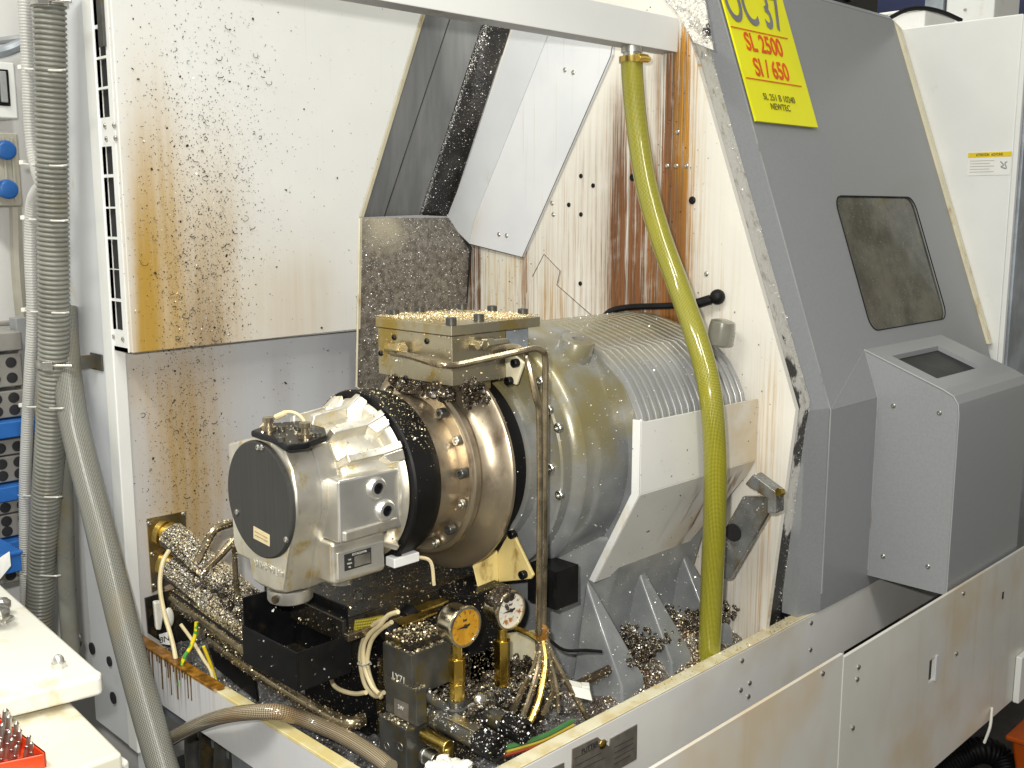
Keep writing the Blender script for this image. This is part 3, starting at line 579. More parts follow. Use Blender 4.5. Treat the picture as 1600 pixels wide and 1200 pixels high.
part('box_body', MB().box((3.4, 1.325, 1.9), (3.6, 1.475, 2.5)), M['white'], bb, .004); part('box_hinge', MB().box((3.39, 1.48, 1.9), (3.5, 1.54, 2.4)), M['galv'], bb, .003)
screws(bb, scr_me, (-1, 0, 0), [(1508, 15)], X=3.4)
solo('pale_roof_carton', MB().box((2.98, 1.35, 1.98), (3.18, 1.50, 2.10)).box((2.975, 1.345, 2.10), (3.185, 1.505, 2.108)), M['paper'], 'pale carton on roof left of the white box', 'carton', bevel=.003)
solo('blue_cupboard', MB().box((4.3, .9, 0), (4.6, 3.6, 3.0)).box((4.29, 2.2, .2), (4.3, 2.21, 2.9)), M['deep_blue'], 'dark blue cupboard far behind the machine roof', 'cupboard')
solo('grey_partition', MB().box((4.1, .2, 0), (4.12, 1.35, 3.0)).box((4.09, .75, 0), (4.1, .77, 3.0)), M['socket'], 'beige grey partition far behind cabinet, top right corner', 'partition')
M['greasy'] = plain('greasy_grey_steel', (.17, .175, .175), .24, .2, var=.3, scale=18, dirt=(.12, .085, .03), dirt_amt=.55, bump=.2, Coat_Weight=.4)
# ================================================================ SPINDLE HOUSING
YS, ZS = 1.32, 1.13
def ring_at(X): return (X, YS, ZS)
AX = (1, 0, 0)
hou = thing('spindle_housing', 'grey ribbed cast spindle housing filmed with yellow oil', 'spindle housing', (1.45, YS, .64))
part('flange', MB().lathe([(.0, .12), (.0, .158), (.002, .162), (.0205, .164), (.0225, .168), (.0228, .2085), (.0255, .212), (.046, .212), (.048, .216), (.060, .226), (.0655, .2275), (.0655, .1)], ring_at(1.200), AX, 96), M['housing'], hou)
part('body', MB().lathe([(0, .2265), (.108, .2265), (.108, .1)], ring_at(1.2665), AX, 96), M['housing'], hou)
ctl = [(-90, .262), (-72, .262), (-58, .257), (-48, .248), (-42, .243), (-36, .229), (-20, .219), (0, .217), (20, .219), (36, .229), (42, .243), (60, .255), (90, .262), (130, .262), (180, .26), (230, .262), (270, .262)]
def sec(a):
    for (a0, r0), (a1, r1) in zip(ctl, ctl[1:]):
        if a0 <= a <= a1: return r0 + (r1 - r0) * (a - a0) / (a1 - a0)
angs = [-90, -81, -72, -65, -58, -53, -48, -42, -38, -30, -20, -10, 0, 10, 20, 30, 38, 42, 50, 60, 75, 90, 110, 130, 155, 180, 205, 230, 250]
def sring(x, off): return [V(x, YS + math.sin(R(a)) * (sec(a) + off), ZS + math.cos(R(a)) * (sec(a) + off)) for a in angs]
part('rib_core', MB().rings([sring(1.374, -.012), sring(1.696, -.012)]), M['housing'], hou)
fin = MB().rings([[p - V(1.378, 0, 0) for p in r] for r in (sring(1.378, -.012), sring(1.3782, -.0015), sring(1.3792, 0), sring(1.3896, 0), sring(1.3906, -.0015), sring(1.3908, -.012))], caps=False).mesh('fin', 40)
fin.materials.append(M['fin'])
for i in range(17): inst('fin', fin, None, hou, V(1.378 + i * .0186, 0, 0))
c = P(900, 541, X=1.338) + V(0, -.003, .010)
part('lifting_boss', MB().lathe([(-.03, .031), (0, .030), (.003, .028), (.003, .010), (-.006, .009), (-.006, .001)], c, (0, -.32, 1), 32), M['housing'], hou)
c = P(1128, 512, X=1.655); part('lifting_lug', MB().lathe([(-.03, .024), (0, .024), (.012, .022), (.014, .016)], c, (0, -.15, 1), 20), M['housing'], hou)
bolt = MB().lathe([(0, .0085), (.005, .0082), (.0065, .0065), (.0065, .0038), (.003, .0036)], (0, 0, 0), (0, 0, 1), 16).mesh('bolt'); bolt.materials.append(M['zinc'])
cap_screw = MB().lathe([(0, .0085), (.0105, .0085), (.0115, .0076), (.0115, .0044), (.006, .0042)], (0, 0, 0), (0, 0, 1), 16).mesh('cap_screw'); cap_screw.materials.append(M['valve'])
for u, v in ((859, 640), (874, 668), (862, 731), (876, 773), (846, 596)): inst('bolt', bolt, None, hou, P(u, v, X=1.2235), axis_rot((-1, 0, 0)))
# pedestal with gussets
ped = MB().rings([[V(x, 1.115 + d, .985), V(x, 1.125 + d, .93), V(x, 1.145 + d, .86), V(x, 1.15 + d, .80), V(x, 1.15 + d, .64), V(x, 1.50, .64), V(x, 1.50, .98)] for x, d in ((1.275, .06), (1.30, .045), (1.36, .03), (1.39, .004), (1.66, .004))])
part('pedestal', ped, M['housing'], hou, .01)
for x in (1.315, 1.455, 1.59):
    part('gusset', MB().add([V(x + .022, 1.155, .91), V(x + .034, 1.155, .91), V(x - .004, 1.05, .755), V(x + .06, 1.05, .755), V(x - .004, 1.045, .70), V(x + .06, 1.045, .70), V(x - .012, 1.16, .70), V(x + .068, 1.16, .70)], [(0, 1, 3, 2), (2, 3, 5, 4), (0, 2, 4, 6), (1, 7, 5, 3), (0, 6, 7, 1), (4, 5, 7, 6)]), M['housing'], hou, .006)
part('mounting_foot', MB().box((1.28, 1.03, .64), (1.66, 1.2, .672)), M['oily'], hou, .006)
c = P(980, 905, Y=1.13)
# bracket at the end wall
br = MB().prism([P(u, v, X=1.62) for u, v in ((1160, 776), (1198, 776), (1198, 805), (1140, 905), (1112, 905), (1130, 830))], (.012, 0, 0))
brk = part('end_bracket', br, M['greasy'], hou, .002)
part('bracket_web', MB().prism([P(u, v, X=1.60) for u, v in ((1163, 757), (1176, 741), (1212, 768), (1212, 803), (1198, 803), (1198, 779))], (.03, 0, 0)), M['greasy'], brk, .003)
c = P(1146, 832, X=1.615); part('bracket_hole', MB().lathe([(-.003, .0165), (.001, .0165)], c, AX, 20), M['dark'], brk)
part('bracket_bolt', MB().cyl(P(1216, 769, X=1.60), P(1222, 769, X=1.61), .008, n=6), M['gold'], brk)
# ================================================================ GUARD PLATE
gd = thing('guard_plate', 'folded white guard plate bolted along the side of the ribbed housing', 'guard', (1.35, 1.045, .9))
YG = 1.045
f0, f1 = P(1007, 771, Y=YG), P(1186, 727, Y=YG); zf = f0.z; xg0, xg1 = 1.345, 1.697
lowL = P(930, 910, X=xg0)
n = NT('oil_stained_guard'); col = n.mix(n.rng(n.noise(5), .3, .7), (.68, .68, .66), (.76, .75, .72)); col = n.mix(n.ma('MULTIPLY', n.rng(n.ma('ADD', n.noise(4, 5, .6), n.rng(n.x, 1.40, 1.70, -.10, .10)), .48, .70), .6), col, (.48, .33, .10))
col = n.mix(n.ma('MULTIPLY', n.ma('MULTIPLY', n.rng(n.noise(1, 4, .6, stretch=(40, 12, 3)), .5, .65), n.rng(n.z, 1.08, 1.05)), n.rng(n.x, 1.45, 1.62)), col, (.22, .10, .03)); M['guard'] = n.out(col, .34)
zt = P(1002, 657, Y=YG).z; zt2 = P(1192, 621, Y=YG).z
part('upper_plate', MB().prism([V(xg0, YG, zf), V(xg1, YG, zf), V(xg1, YG, zt2), V(xg0 + .012, YG, zt - .004), V(xg0, YG, zt + .002)], (0, .004, 0)), M['guard'], gd, .001)
dl = (lowL - V(xg0, YG, zf)); m = .72
lp = part('lower_plate', MB().prism([V(xg0, YG, zf - .001), V(xg1, YG, zf - .001), V(xg1, YG, zf - .001) + dl * .18, V(xg0 + .26, YG, zf) + dl, V(xg0, YG, zf) + dl], (0, .0035, .003)), M['guard'], gd, .001)
part('front_flange', MB().prism([V(xg0 - .0005, YG, zt), V(xg0 - .0005, YG, zf), V(xg0 - .0005, YG, zf) + dl, V(xg0 - .0005, YG + .012, zf + .003) + dl, V(xg0 - .0005, YG + .016, zf), V(xg0 - .0005, YG + .016, zt)], (-.003, 0, 0)), M['white'], gd, .001)
c = V(xg0 + .09, YG, zf) + dl * .55; part('guard_screw', MB().lathe([(-.004, .006), (0, .006)], c, (0, -.8, -.6), 8), M['valve'], lp)
# ================================================================ BRONZE DRUM
dr = thing('spindle_drum', 'oily bronze coloured drum and flange disc between two black rings', 'drum', (1.09, YS, ZS - .18))
part('front_ring', MB().lathe([(0, .08), (0, .1385), (.003, .141), (.040, .1385), (.058, .132), (.061, .129), (.061, .1)], ring_at(.976), AX, 96), M['rubber'], dr)
part('drum_body', MB().lathe([(-.004, .1), (-.004, .1265), (.006, .1265), (.034, .122), (.046, .1215), (.048, .126), (.049, .14), (.051, .141), (.058, .141), (.060, .139)], ring_at(1.0375), AX, 96), M['bronze'], dr)
fd = part('flange_disc', MB().lathe([(0, .138), (.0, .1455), (.007, .1465), (.0075, .1435), (.0095, .1435), (.010, .147), (.016, .149), (.026, .156), (.034, .170), (.038, .182), (.041, .1845), (.0465, .1845), (.048, .182), (.048, .1)], ring_at(1.098), AX, 96), M['bronze'], dr)
part('dark_collar', MB().lathe([(0, .143), (.003, .1478), (.007, .148), (.0075, .145)], ring_at(1.0905), AX, 72), M['bronze'], dr)
part('rear_ring', MB().lathe([(0, .1), (0, .156), (.050, .156), (.053, .1535), (.053, .1)], ring_at(1.1465), AX, 96), M['rubber'], dr)
for k in range(14):
    a = R(-152 + k * 22.5); big = k % 2; rr_ = .1325
    c = V(1.083, YS + math.sin(a) * rr_, ZS + math.cos(a) * rr_)
    inst('cap_screw', cap_screw if big else bolt, None, dr, c, axis_rot((-1, 0, 0)))
# ================================================================ ROTARY ACTUATOR
act = thing('rotary_actuator', 'cast aluminium rotary actuator with black round end cap', 'actuator', (.85, YS, .965))
XA = .802
bp = [(357, 693), (380, 687), (400, 683), (425, 688), (444, 704), (456, 732), (463, 770), (464, 806), (458, 842), (452, 872), (448, 905), (444, 927), (432, 925), (408, 915), (397, 907), (391, 876), (372, 866), (366, 850)]
pts = [P(u, v, X=XA) for u, v in bp]
cen = V(XA, YS, ZS)
def sc(p, k, dx): return V(p.x + dx, YS + (p.y - YS) * k, ZS + (p.z - ZS) * (k if p.z > ZS - .09 else k))
body = part('body', MB().rings([[sc(p, .975, -.002) for p in pts], [sc(p, 1.0, .001) for p in pts], [sc(p, 1.02, .045) for p in pts], [sc(p, 1.0, .074) for p in pts], [sc(p, .90, .086) for p in pts]]), M['alu'], act, .003)
part('body_seam', MB().rings([[sc(p, 1.0225, .041) for p in pts], [sc(p, 1.024, .042) for p in pts], [sc(p, 1.0225, .043) for p in pts]], caps=False), M['alu_clean'], body)
n = NT('black_cap_plastic'); n.bump(n.noise(1.0, 3, .6, stretch=(1, 500, 6)), .05); M['cap'] = n.out(n.mix(n.rng(n.noise(1, 4, .6, stretch=(1, 260, 5)), .2, .8), (.032, .032, .031), (.046, .045, .042)), .5, Specular_IOR_Level=.3)
cap = part('end_cap', MB().lathe([(0, .001), (0, .0855), (.0015, .0875), (.006, .0885), (.006, .05)], (.7935, YS, ZS), AX, 72), M['cap'], act)
q = [P(u, v, X=.793) for u, v in ((396, 822), (421, 836), (421, 854), (396, 841))]; stk = part('cap_label', MB().prism(q, (.0006, 0, 0)), M['wire'], cap)
for i in range(2):
    a_, b_ = q[0].lerp(q[3], .35 + .3 * i), q[1].lerp(q[2], .35 + .3 * i); part('label_line', MB().tube([a_.lerp(b_, .1) + V(-.0004, 0, 0), a_.lerp(b_, .9) + V(-.0004, 0, 0)], .0005, 4), M['amber'], stk)
screws(cap, scr_me, (-1, 0, 0), [(371, 800), (448, 843), (404, 699), (410, 699)], X=.7935)
# ribbed neck and flange
part('neck', MB().lathe([(0, .085), (.004, .0955), (.010, .0985), (.0125, .0965), (.015, .0985), (.085, .106), (.088, .11)], ring_at(.878), AX, 72), M['alu'], act)
part('neck_flange', MB().lathe([(0, .10), (.002, .116), (.006, .124), (.012, .128), (.0125, .1)], ring_at(.962), AX, 96), M['alu'], act)
def radial(a): return V(0, -math.sin(R(a)), math.cos(R(a))), V(0, -math.cos(R(a)), -math.sin(R(a)))
for a in (-24, 4, 31, 57, 132, 160, 190, 220, 255, 290):
    rd, tg = radial(a); o = V(0, YS, ZS); w = .0065
    side_ = [o + V(.878, 0, 0) + rd * .090, o + V(.886, 0, 0) + rd * .116, o + V(.946, 0, 0) + rd * .122, o + V(.972, 0, 0) + rd * .138, o + V(.972, 0, 0) + rd * .09]
    part('rib', MB().prism([p - tg * w for p in side_], tg * 2 * w), M['alu'], act, .0025)
    if a < 100:
        pk = [o + V(.944, 0, 0) + rd * .120 + tg * .0066, o + V(.972, 0, 0) + rd * .136 + tg * .0066, o + V(.972, 0, 0) + rd * .132 + tg * .024, o + V(.958, 0, 0) + rd * .112 + tg * .018]
        part('web', MB().prism(pk, rd * -.016), M['alu'], act, .002)
# side pad with two plugs
yp = YS - .1135
a_, b_, c_, d_ = [P(u, v, Y=yp) for u, v in ((528, 752), (636, 735), (638, 822), (533, 838))]
pad = part('side_pad', MB().prism([V(a_.x, yp, a_.z), V(b_.x, yp, a_.z), V(b_.x, yp, c_.z), V(a_.x, yp, c_.z)], (0, .045, 0)), M['alu_clean'], act, .004)
for u, v in ((590, 763), (604, 798)):
    c = P(u, v, Y=yp - .003); part('plug_boss', MB().lathe([(-.004, .017), (.0, .0165), (.003, .0135), (.003, .0088), (-.002, .0085)], c, (0, -1, 0), 28), M['alu_clean'], pad)
    part('plug', MB().lathe([(-.002, .0082), (.0015, .008), (.002, .0045), (-.001, .0042)], c, (0, -1, 0), 14), M['black'], pad)
c = P(638, 768, Y=yp - .004); part('brass_elbow', MB().cyl(c + V(-.012, 0, -.004), c + V(.012, 0, -.004), .0065, n=8).cyl(c + V(.006, 0, -.006), c + V(.006, -.002, .018), .006, n=8), M['brass'], act, .001)
# terminal box with rating plate
yt = YS - .100
a_, c_ = P(518, 843, Y=yt), P(603, 892, Y=yt); xa, xb = a_.x, P(603, 870, Y=yt).x; za = P(560, 838, Y=yt).z; zc = P(560, 905, Y=yt).z
tb = part('terminal_box', MB().box((xa, yt, zc), (xb, yt + .09, za)), M['alu'], act, .007)
part('box_panel', MB().box((xa + .008, yt - .003, zc + .008), (xb - .006, yt - .0002, za - .016)), M['alu_clean'], tb, .002)
part('box_ledge', MB().prism([V(xa + .006, yt - .001, za + .002), V(xb + .012, yt - .001, za + .002), V(xb + .012, yt - .016, za + .004), V(xa + .012, yt - .018, za + .002)], (0, 0, .016)), M['alu'], tb, .003)
pq = [P(u, v, Y=yt - .0036) for u, v in ((538, 867), (580, 860), (579, 886), (538, 893))]
rp = part('rating_plate', MB().prism([V(pq[0].x, yt - .0036, pq[0].z), V(pq[1].x, yt - .0036, pq[0].z), V(pq[1].x, yt - .0036, pq[3].z), V(pq[0].x, yt - .0036, pq[3].z)], (0, .0008, 0)), M['black_ink'], tb)
w_, h_ = pq[1].x - pq[0].x, pq[0].z - pq[3].z
part('plate_field', MB().box((pq[0].x + w_ * .36, yt - .0044, pq[3].z + h_ * .1), (pq[0].x + w_ * .95, yt - .0037, pq[3].z + h_ * .72)), M['zinc'], rp)
text('KITAGAWA', h_ * .2, M['white_ink'], V(pq[0].x + w_ * .55, yt - .0042, pq[3].z + h_ * .87), (1, 0, 0), (0, 0, 1), 1.0, rp)
for i in range(3): text(('TYPE', 'MODEL', 'NO.')[i], h_ * .13, M['white_ink'], V(pq[0].x + w_ * .18, yt - .0042, pq[3].z + h_ * (.62 - .22 * i)), (1, 0, 0), (0, 0, 1), .8, rp)
part('box_gland', MB().lathe([(-.006, .014), (-.004, .018), (.003, .018), (.006, .014)], V((xa + xb) / 2 - .012, yt + .03, zc - .006), (0, 0, 1), 24), M['zinc'], tb)
# raised lettering under the cap (upside down on the casting)
o_ = P(419, 888, X=XA - .0035); d_ = (P(452, 902, X=XA - .0035) - P(388, 876, X=XA - .0035)).normalized()
text('KITAGAWA', .017, M['alu_clean'], o_, -d_, V(0, 0, -1) - d_ * (V(0, 0, -1).dot(d_)), .85, body)
# outlet nozzle
cz_ = P(450, 932, Y=YS); part('outlet_nozzle', MB().lathe([(0, .026), (0, .033), (.003, .0345), (.02, .0345), (.021, .03)], V(.842, YS, .966), (0, 0, 1), 40), M['alu_clean'], act)
part('nozzle_plug', MB().cyl(V(.809, YS - .012, .976), V(.806, YS - .013, .976), .006, n=10), M['oily'], act)
# black top plate with fittings
zt_ = ZS + .0935
n_ = MB().prism([P(u, v, Z=zt_) for u, v in ((392, 683), (420, 671), (470, 667), (508, 678), (512, 690), (482, 702), (448, 706), (428, 694))], (0, 0, .010)); tpl = part('top_plate', n_, M['black'], act, .003)
for u, v, h in ((420, 673, .012), (477, 684, .014)):
    c = P(u, v, Z=zt_ + .0095); part('fitting', MB().lathe([(0, .011), (.006, .011), (.007, .0065), (h, .006), (h + .001, .0085), (h + .008, .0085)], c, (0, 0, 1), 14), M['tube'], tpl)
for u, v in ((440, 673), (465, 672), (497, 683), (440, 690)): inst('cap_screw', cap_screw, None, act, P(u, v, Z=zt_ + .009), Matrix.Scale(.6, 3))
c0, c1 = P(420, 655, Z=zt_ + .045), P(477, 668, Z=zt_ + .043)
wl = MB().tube(catmull([P(478, 672, Y=1.30), P(474, 656, Y=1.305), P(462, 646, Y=1.315), P(447, 644, Y=1.325), P(430, 652, Y=1.34), P(414, 662, Y=1.36), P(402, 676, Y=1.38), P(398, 690, Y=1.39)], 6), .0026, 8)
wlo = solo('cap_wire', wl, M['wire'], 'cream wire looping over the black top plate of the actuator', 'wire')
part('wire_sleeve', MB().tube([P(431, 652, Y=1.339), P(447, 645, Y=1.325)], .0046, 10), M['wire'], wlo)
# ================================================================ STEEL BLOCK
bk = thing('manifold_block', 'bolted square steel block straddling the drum, chips on its lid', 'manifold', (1.15, 1.28, 1.28))
X0, X1, Y0, Y1, Z0, Z1 = 1.06, 1.255, 1.19, 1.375, 1.282, 1.3765
bb_ = part('block_body', MB().box((X0 + .002, Y0 + .002, Z0), (1.178, Y1, 1.3595)), M['block'], bk, .0015)
lid = part('lid', MB().box((X0 - .001, Y0 - .001, 1.360), (X1, Y1 + .002, Z1)), M['block'], bk, .0015)
part('rear_leg', MB().box((1.135, Y0 + .03, 1.262), (1.172, Y0 + .10, 1.2815)), M['block'], bk, .002)
part('lid_bracket', MB().box((1.195, Y0 + .02, 1.312), (1.25, Y1 - .02, 1.3597)), M['galv'], bk, .004)
part('saddle', MB().prism([V(X0 + .006, Y0 + .008, Z0 - .0005), V(X0 + .006, Y1 - .02, Z0 - .0005), V(X0 + .006, Y1 - .05, Z0 - .03), V(X0 + .006, Y0 + .035, Z0 - .016)], (.07, 0, 0)), M['gunk'], bk, .004)
for u, v in ((616, 494), (656, 490), (705, 508), (748, 502), (769, 488), (817, 493), (722, 484)): inst('cap_screw', cap_screw, None, bk, P(u, v, Z=Z1), None)
c = P(628, 544, X=X0); part('side_fitting', MB().cyl(c + V(-.012, .02, 0), c + V(-.012, -.018, 0), .010, n=12).cyl(c + V(-.012, -.006, 0), c + V(-.012, -.016, 0), .013, n=6).cyl(c + V(.003, .014, 0), c + V(-.02, .014, 0), .008, n=10), M['block'], bk, .001)
c = P(745, 538, Y=Y0); part('front_fitting', MB().cyl(c + V(-.01, -.012, 0), c + V(.05, -.014, 0), .0075, n=12).cyl(c + V(.004, -.012, 0), c + V(.02, -.012, 0), .011, n=6).cyl(c + V(0, .003, 0), c + V(0, -.02, 0), .009, n=6), M['block'], bk, .001)
for u, v in ((616, 527), (667, 533), (634, 591), (595, 552), (680, 600)): inst('cap_screw', scr_dark, None, bk, P(u, v, X=X0 + .002), axis_rot((-1, 0, 0)))
part('block_groove', MB().box((X0 + .0012, Y0 + .01, 1.318), (X0 + .0025, Y1 - .06, 1.3195)).box((X0 + .0012, Y1 - .063, 1.30), (X0 + .0025, Y1 - .0615, 1.335)), M['zinc'], bk)
# ================================================================ TUBES
t1 = [P(612, 551, X=1.045), P(640, 556, X=1.04), P(672, 566, X=1.035), P(690, 570, Y=1.165), P(712, 571, Y=1.155), P(760, 561, Y=1.13), P(815, 549, Y=1.10), P(834, 545, Y=1.095), P(846, 548, Y=1.09), P(852, 560, Y=1.09), P(852, 620, Y=1.09), P(851, 760, Y=1.09), P(850, 900, Y=1.09), P(848, 990, Y=1.09)]
solo('bent_oil_tube', MB().tube(catmull(t1, 5), .0052, 10), M['tube'], 'steel oil tube bending round the block corner, then straight down', 'tube', 'oil tubes')
t2 = [P(770, 548, Y=1.165), P(795, 542, Y=1.14), P(812, 545, Y=1.12), P(822, 556, Y=1.10), P(829, 580, Y=1.09), P(838, 622, Y=1.084), P(843, 650, Y=1.083), P(844, 760, Y=1.083), P(843, 900, Y=1.083), P(842, 990, Y=1.083)]
solo('cranked_oil_tube', MB().tube(catmull(t2, 5), .0052, 10), M['tube'], 'shorter cranked steel oil tube running down just left of its twin', 'tube', 'oil tubes')
# cream brackets on the adapter ring
def bracket(name, poly, foot, bolts, X, label, mat='cream'):
    t = thing(name, label, 'bracket', P(*poly[0], X=X), 'cream ring brackets')
    a = part('bracket_plate', MB().prism([P(u, v, X=X) for u, v in poly], (.006, 0, 0)), M[mat], t, .002)
    if foot: part('bracket_foot', MB().prism([P(*foot[0], X=X), P(*foot[1], X=X), P(*foot[2], X=X - .05), P(*foot[3], X=X - .05)], (0, .004, .004)), M[mat], t, .0015)
    for u, v in bolts: inst('cap_screw', M_scr, None, t, P(u, v, X=X), axis_rot((-1, 0, 0)))
M_scr = cap_screw.copy(); M_scr.materials.clear(); M_scr.materials.append(M['black']); M_scr.transform(Matrix.Scale(.85, 4))
bracket('cream_bracket', [(798, 826), (833, 899), (829, 905), (779, 910), (772, 880), (778, 862)], [(778, 862), (779, 910), (749, 926), (740, 888)], [(803, 834), (820, 897)], 1.195, 'yellowed cream bracket with two black screws below the bronze disc', 'yellowed')
bracket('white_bracket', [(779, 556), (800, 552), (818, 567), (806, 602), (781, 591)], None, [(808, 567), (798, 595)], 1.19, 'small pale bracket with black screws above the bronze disc')
a = P(838, 884, X=1.215); b = P(880, 958, X=1.215)
solo('black_switch_box', MB().box((1.215, a.y - .045, b.z), (1.27, a.y + .02, a.z)).box((1.2145, a.y - .04, b.z + .01), (1.215, a.y + .01, a.z - .01)), M['black'], 'flat black box behind the oil tubes below the cream bracket', 'box', bevel=.003)
# black sensor cable over the ribs
solo('sensor_cable', MB().tube(catmull([P(940, 500, X=1.64), P(955, 486, X=1.65), P(985, 480, X=1.66), P(1040, 478, X=1.67), P(1095, 474, X=1.68), P(1118, 466, X=1.69)], 6), .0065, 8).cyl(P(1090, 474, X=1.68), P(1110, 468, X=1.69), .0095).ball(P(1121, 464, X=1.692), .015), M['rubber'], 'black sensor cable plugged into the rusty wall above the ribs', 'cable')
# ================================================================ YELLOW HOSE
yh = [(987, 88, 1.27), (988, 120, 1.268), (992, 170, 1.262), (998, 220, 1.25), (1010, 290, 1.225), (1032, 370, 1.185), (1061, 450, 1.13), (1089, 530, 1.065), (1109, 610, 1.022), (1117, 700, 1.012), (1117, 800, 1.015), (1112, 920, 1.03), (1107, 1050, 1.035), (1105, 1090, 1.035)]
hose('yellow_hose', catmull([P(u, v, Y=y) for u, v, y in yh], 8), .0205, M['yhose'], 24, .006, 'thick yellow braided hose hanging from the white beam into the tray', 'hose')
hc = thing('hose_fitting', 'brass hose tail and clamp under the white beam, atop yellow hose', 'hose clamp', P(987, 88, Y=1.27))
c = P(987, 93, Y=1.27); c.z = 0; x_, y_ = c.x, 1.27
zt0 = P(987, 93, Y=1.27).z
part('hose_tail', MB().lathe([(0, .016), (.012, .016), (.012, .020), (zbm - zt0 + .0, .020)], V(x_, y_, zt0), (0, 0, 1), 20), M['zinc'], hc)
part('clamp_band', MB().lathe([(0, .0215), (0, .0235), (.011, .0235), (.011, .0215)], V(x_, y_, zt0 - .006), (0, .02, 1), 24), M['gold'], hc)
part('clamp_screw', MB().cyl(V(x_ + .02, y_ - .024, zt0), V(x_ - .016, y_ - .028, zt0 - .002), .006, n=8).obox(V(x_, y_ - .024, zt0), V(.014, 0, 0), V(0, .005, 0), V(0, 0, .0075)), M['brass'], hc, .001)
def rag_mb():
    m = MB(); c = P(702, 1204, Y=1.06)
    for i in range(70):
        d = V(random.gauss(0, .011), random.gauss(0, .010), random.gauss(0, .004)); m.lump(c + d, random.uniform(.008, .015), random.uniform(.008, .014), random.uniform(.003, .007), .25, 9, 6)
    return m
# ================================================================ DRIP BIN under the actuator
bn = thing('drip_bin', 'open black steel drip bin under the actuator outlet', 'bin', (.86, 1.34, .83))
bx0, bx1, by0, by1, bz0, bz1, bz2 = .817, .915, 1.270, 1.424, .838, .90, .945
part('bin_walls', MB().box((bx0, by0, bz0), (bx0 + .003, by1, bz1)).box((bx0 + .003, by0, bz0), (bx1, by0 + .003, bz1)), M['black'], bn, .0008)
part('bin_back', MB().box((bx0 + .003, by1 - .003, bz0), (bx1, by1, bz2)).box((bx1 - .003, by0 + .003, bz0), (bx1, by1 - .003, bz2)), M['black'], bn, .0008)
part('bin_floor', MB().box((bx0 + .003, by0 + .003, bz0 + .001), (bx1 - .003, by1 - .003, bz0 + .004)), M['oily'], bn)
part('bin_bolt', MB().lathe([(0, .008), (.008, .008), (.009, .006)], V(.88, 1.30, bz0 + .004), (0, 0, 1), 6), M['zinc'], bn)
# ================================================================ machinery below the actuator
def pbox(u, vt, vb, X, ul, ur, mb=None):
    nr = P(u, vt, X=X); z0 = P(u, vb, X=X).z; y1 = P(ul, vt, X=X).y; x1 = P(ur, vt, Y=nr.y).x
    return (mb or MB()).box((X, nr.y, z0), (x1, y1, nr.z)), (X, x1, nr.y, y1, z0, nr.z)
sh = thing('carriage_beam', 'oily dark carriage beam under the aluminium actuator', 'beam', (.93, 1.3, .8))
part('top_slab', MB().box((.905, 1.275, .885), (1.20, 1.50, .925)), M['oily'], sh, .003); part('lower_slab', MB().box((.965, 1.30, .70), (1.22, 1.48, .8845)), M['black'], sh, .003)
part('edge_rail', MB().box((.905, 1.262, .893), (1.19, 1.274, .905)), M['tube'], sh, .002)
inst('cap_screw', cap_screw, None, sh, P(560, 935, Y=1.262), axis_rot((0, 0, 1)))
part('side_web', MB().box((1.10, 1.20, .74), (1.19, 1.2745, .93)), M['black'], sh, .004)
wc = thing('white_sensor', 'small white sensor block with two black screws beside actuator', 'sensor', P(625, 880, Y=1.26))
m_, ex = pbox(616, 874, 889, .965, 602, 656); part('sensor_body', m_, M['white'], wc, .002)
for u, v in ((622, 868), (635, 858)): inst('cap_screw', M_scr, None, wc, P(u, v, Z=ex[5]), Matrix.Scale(.8, 3))
part('sensor_lead', MB().tube(catmull([V(ex[1], ex[2] + .01, ex[5] - .01), V(ex[1] + .02, ex[2] - .002, ex[5] - .02), V(ex[1] + .025, ex[2] - .004, ex[5] - .06)], 5), .003, 6), M['wire'], wc)
# ================================================================ GAUGES
def hexp(p0, p1, r): return MB().cyl(p0, p1, r, n=6)
def gauge(u, v, Y, face, stem_u, nuts, label, ticks=True, red=False):
    c = P(u, v, Y=Y); r = .0300; t = thing('pressure_gauge', label, 'gauge', P(stem_u, nuts[-1][1], Y=Y + .018), 'pressure gauges')
    ax = V(0, -1, 0)
    part('case', MB().lathe([(-.036, .012), (-.036, .024), (-.032, .0285), (-.028, .0295), (-.004, .0295), (-.003, .032), (.0, .0325), (.003, .0315), (.0035, .028), (.001, .0275)], c, ax, 48, False), M['gauge_case'], t)
    fc = part('dial', MB().lathe([(0, .001), (0, .0279)], c + ax * .0008, ax, 40, False), face, t)
    fo = c + ax * .0012; ink = M['black_ink']
    for k in range(11):
        a = R(-45 - 27 * k + 270 - 180 + 180); d = V(math.cos(R(225 - 27 * k)), 0, math.sin(R(225 - 27 * k))); part('tick', MB().prism([fo + d * .020 + V(-.0006, 0, 0), fo + d * .020 + V(.0006, 0, 0), fo + d * .0245 + V(.0006, 0, 0), fo + d * .0245 + V(-.0006, 0, 0)], ax * .0003), ink, fc)
    text('bar', .007, ink, fo + V(0, 0, .011) + ax * .0004, (1, 0, 0), (0, 0, 1), 1, fc)
    part('needle', MB().prism([fo + V(-.019, -.0015, .0012), fo + V(-.002, -.0015, -.0008), fo + V(.008, -.0015, .0008), fo + V(.008, -.0015, .0038), fo + V(-.002, -.0015, .0028)], ax * .0006), ink, fc)
    part('needle_hub', MB().lathe([(0, .0032), (.003, .0028)], fo + V(0, 0, .001), ax, 12), ink, fc)
    ys = Y + .018
    top = c + V(0, .018, -.028)
    prev = None
    for (va, vb, rr, hx) in nuts:
        pa, pb = P(stem_u, va, Y=ys), P(stem_u, vb, Y=ys); pa.x = pb.x = top.x
        part('hex_nut' if hx else 'stem', (hexp(pb, pa, rr) if hx else MB().cyl(pb, pa, rr, n=16)), M['brass'], t, .001)
    return t, c
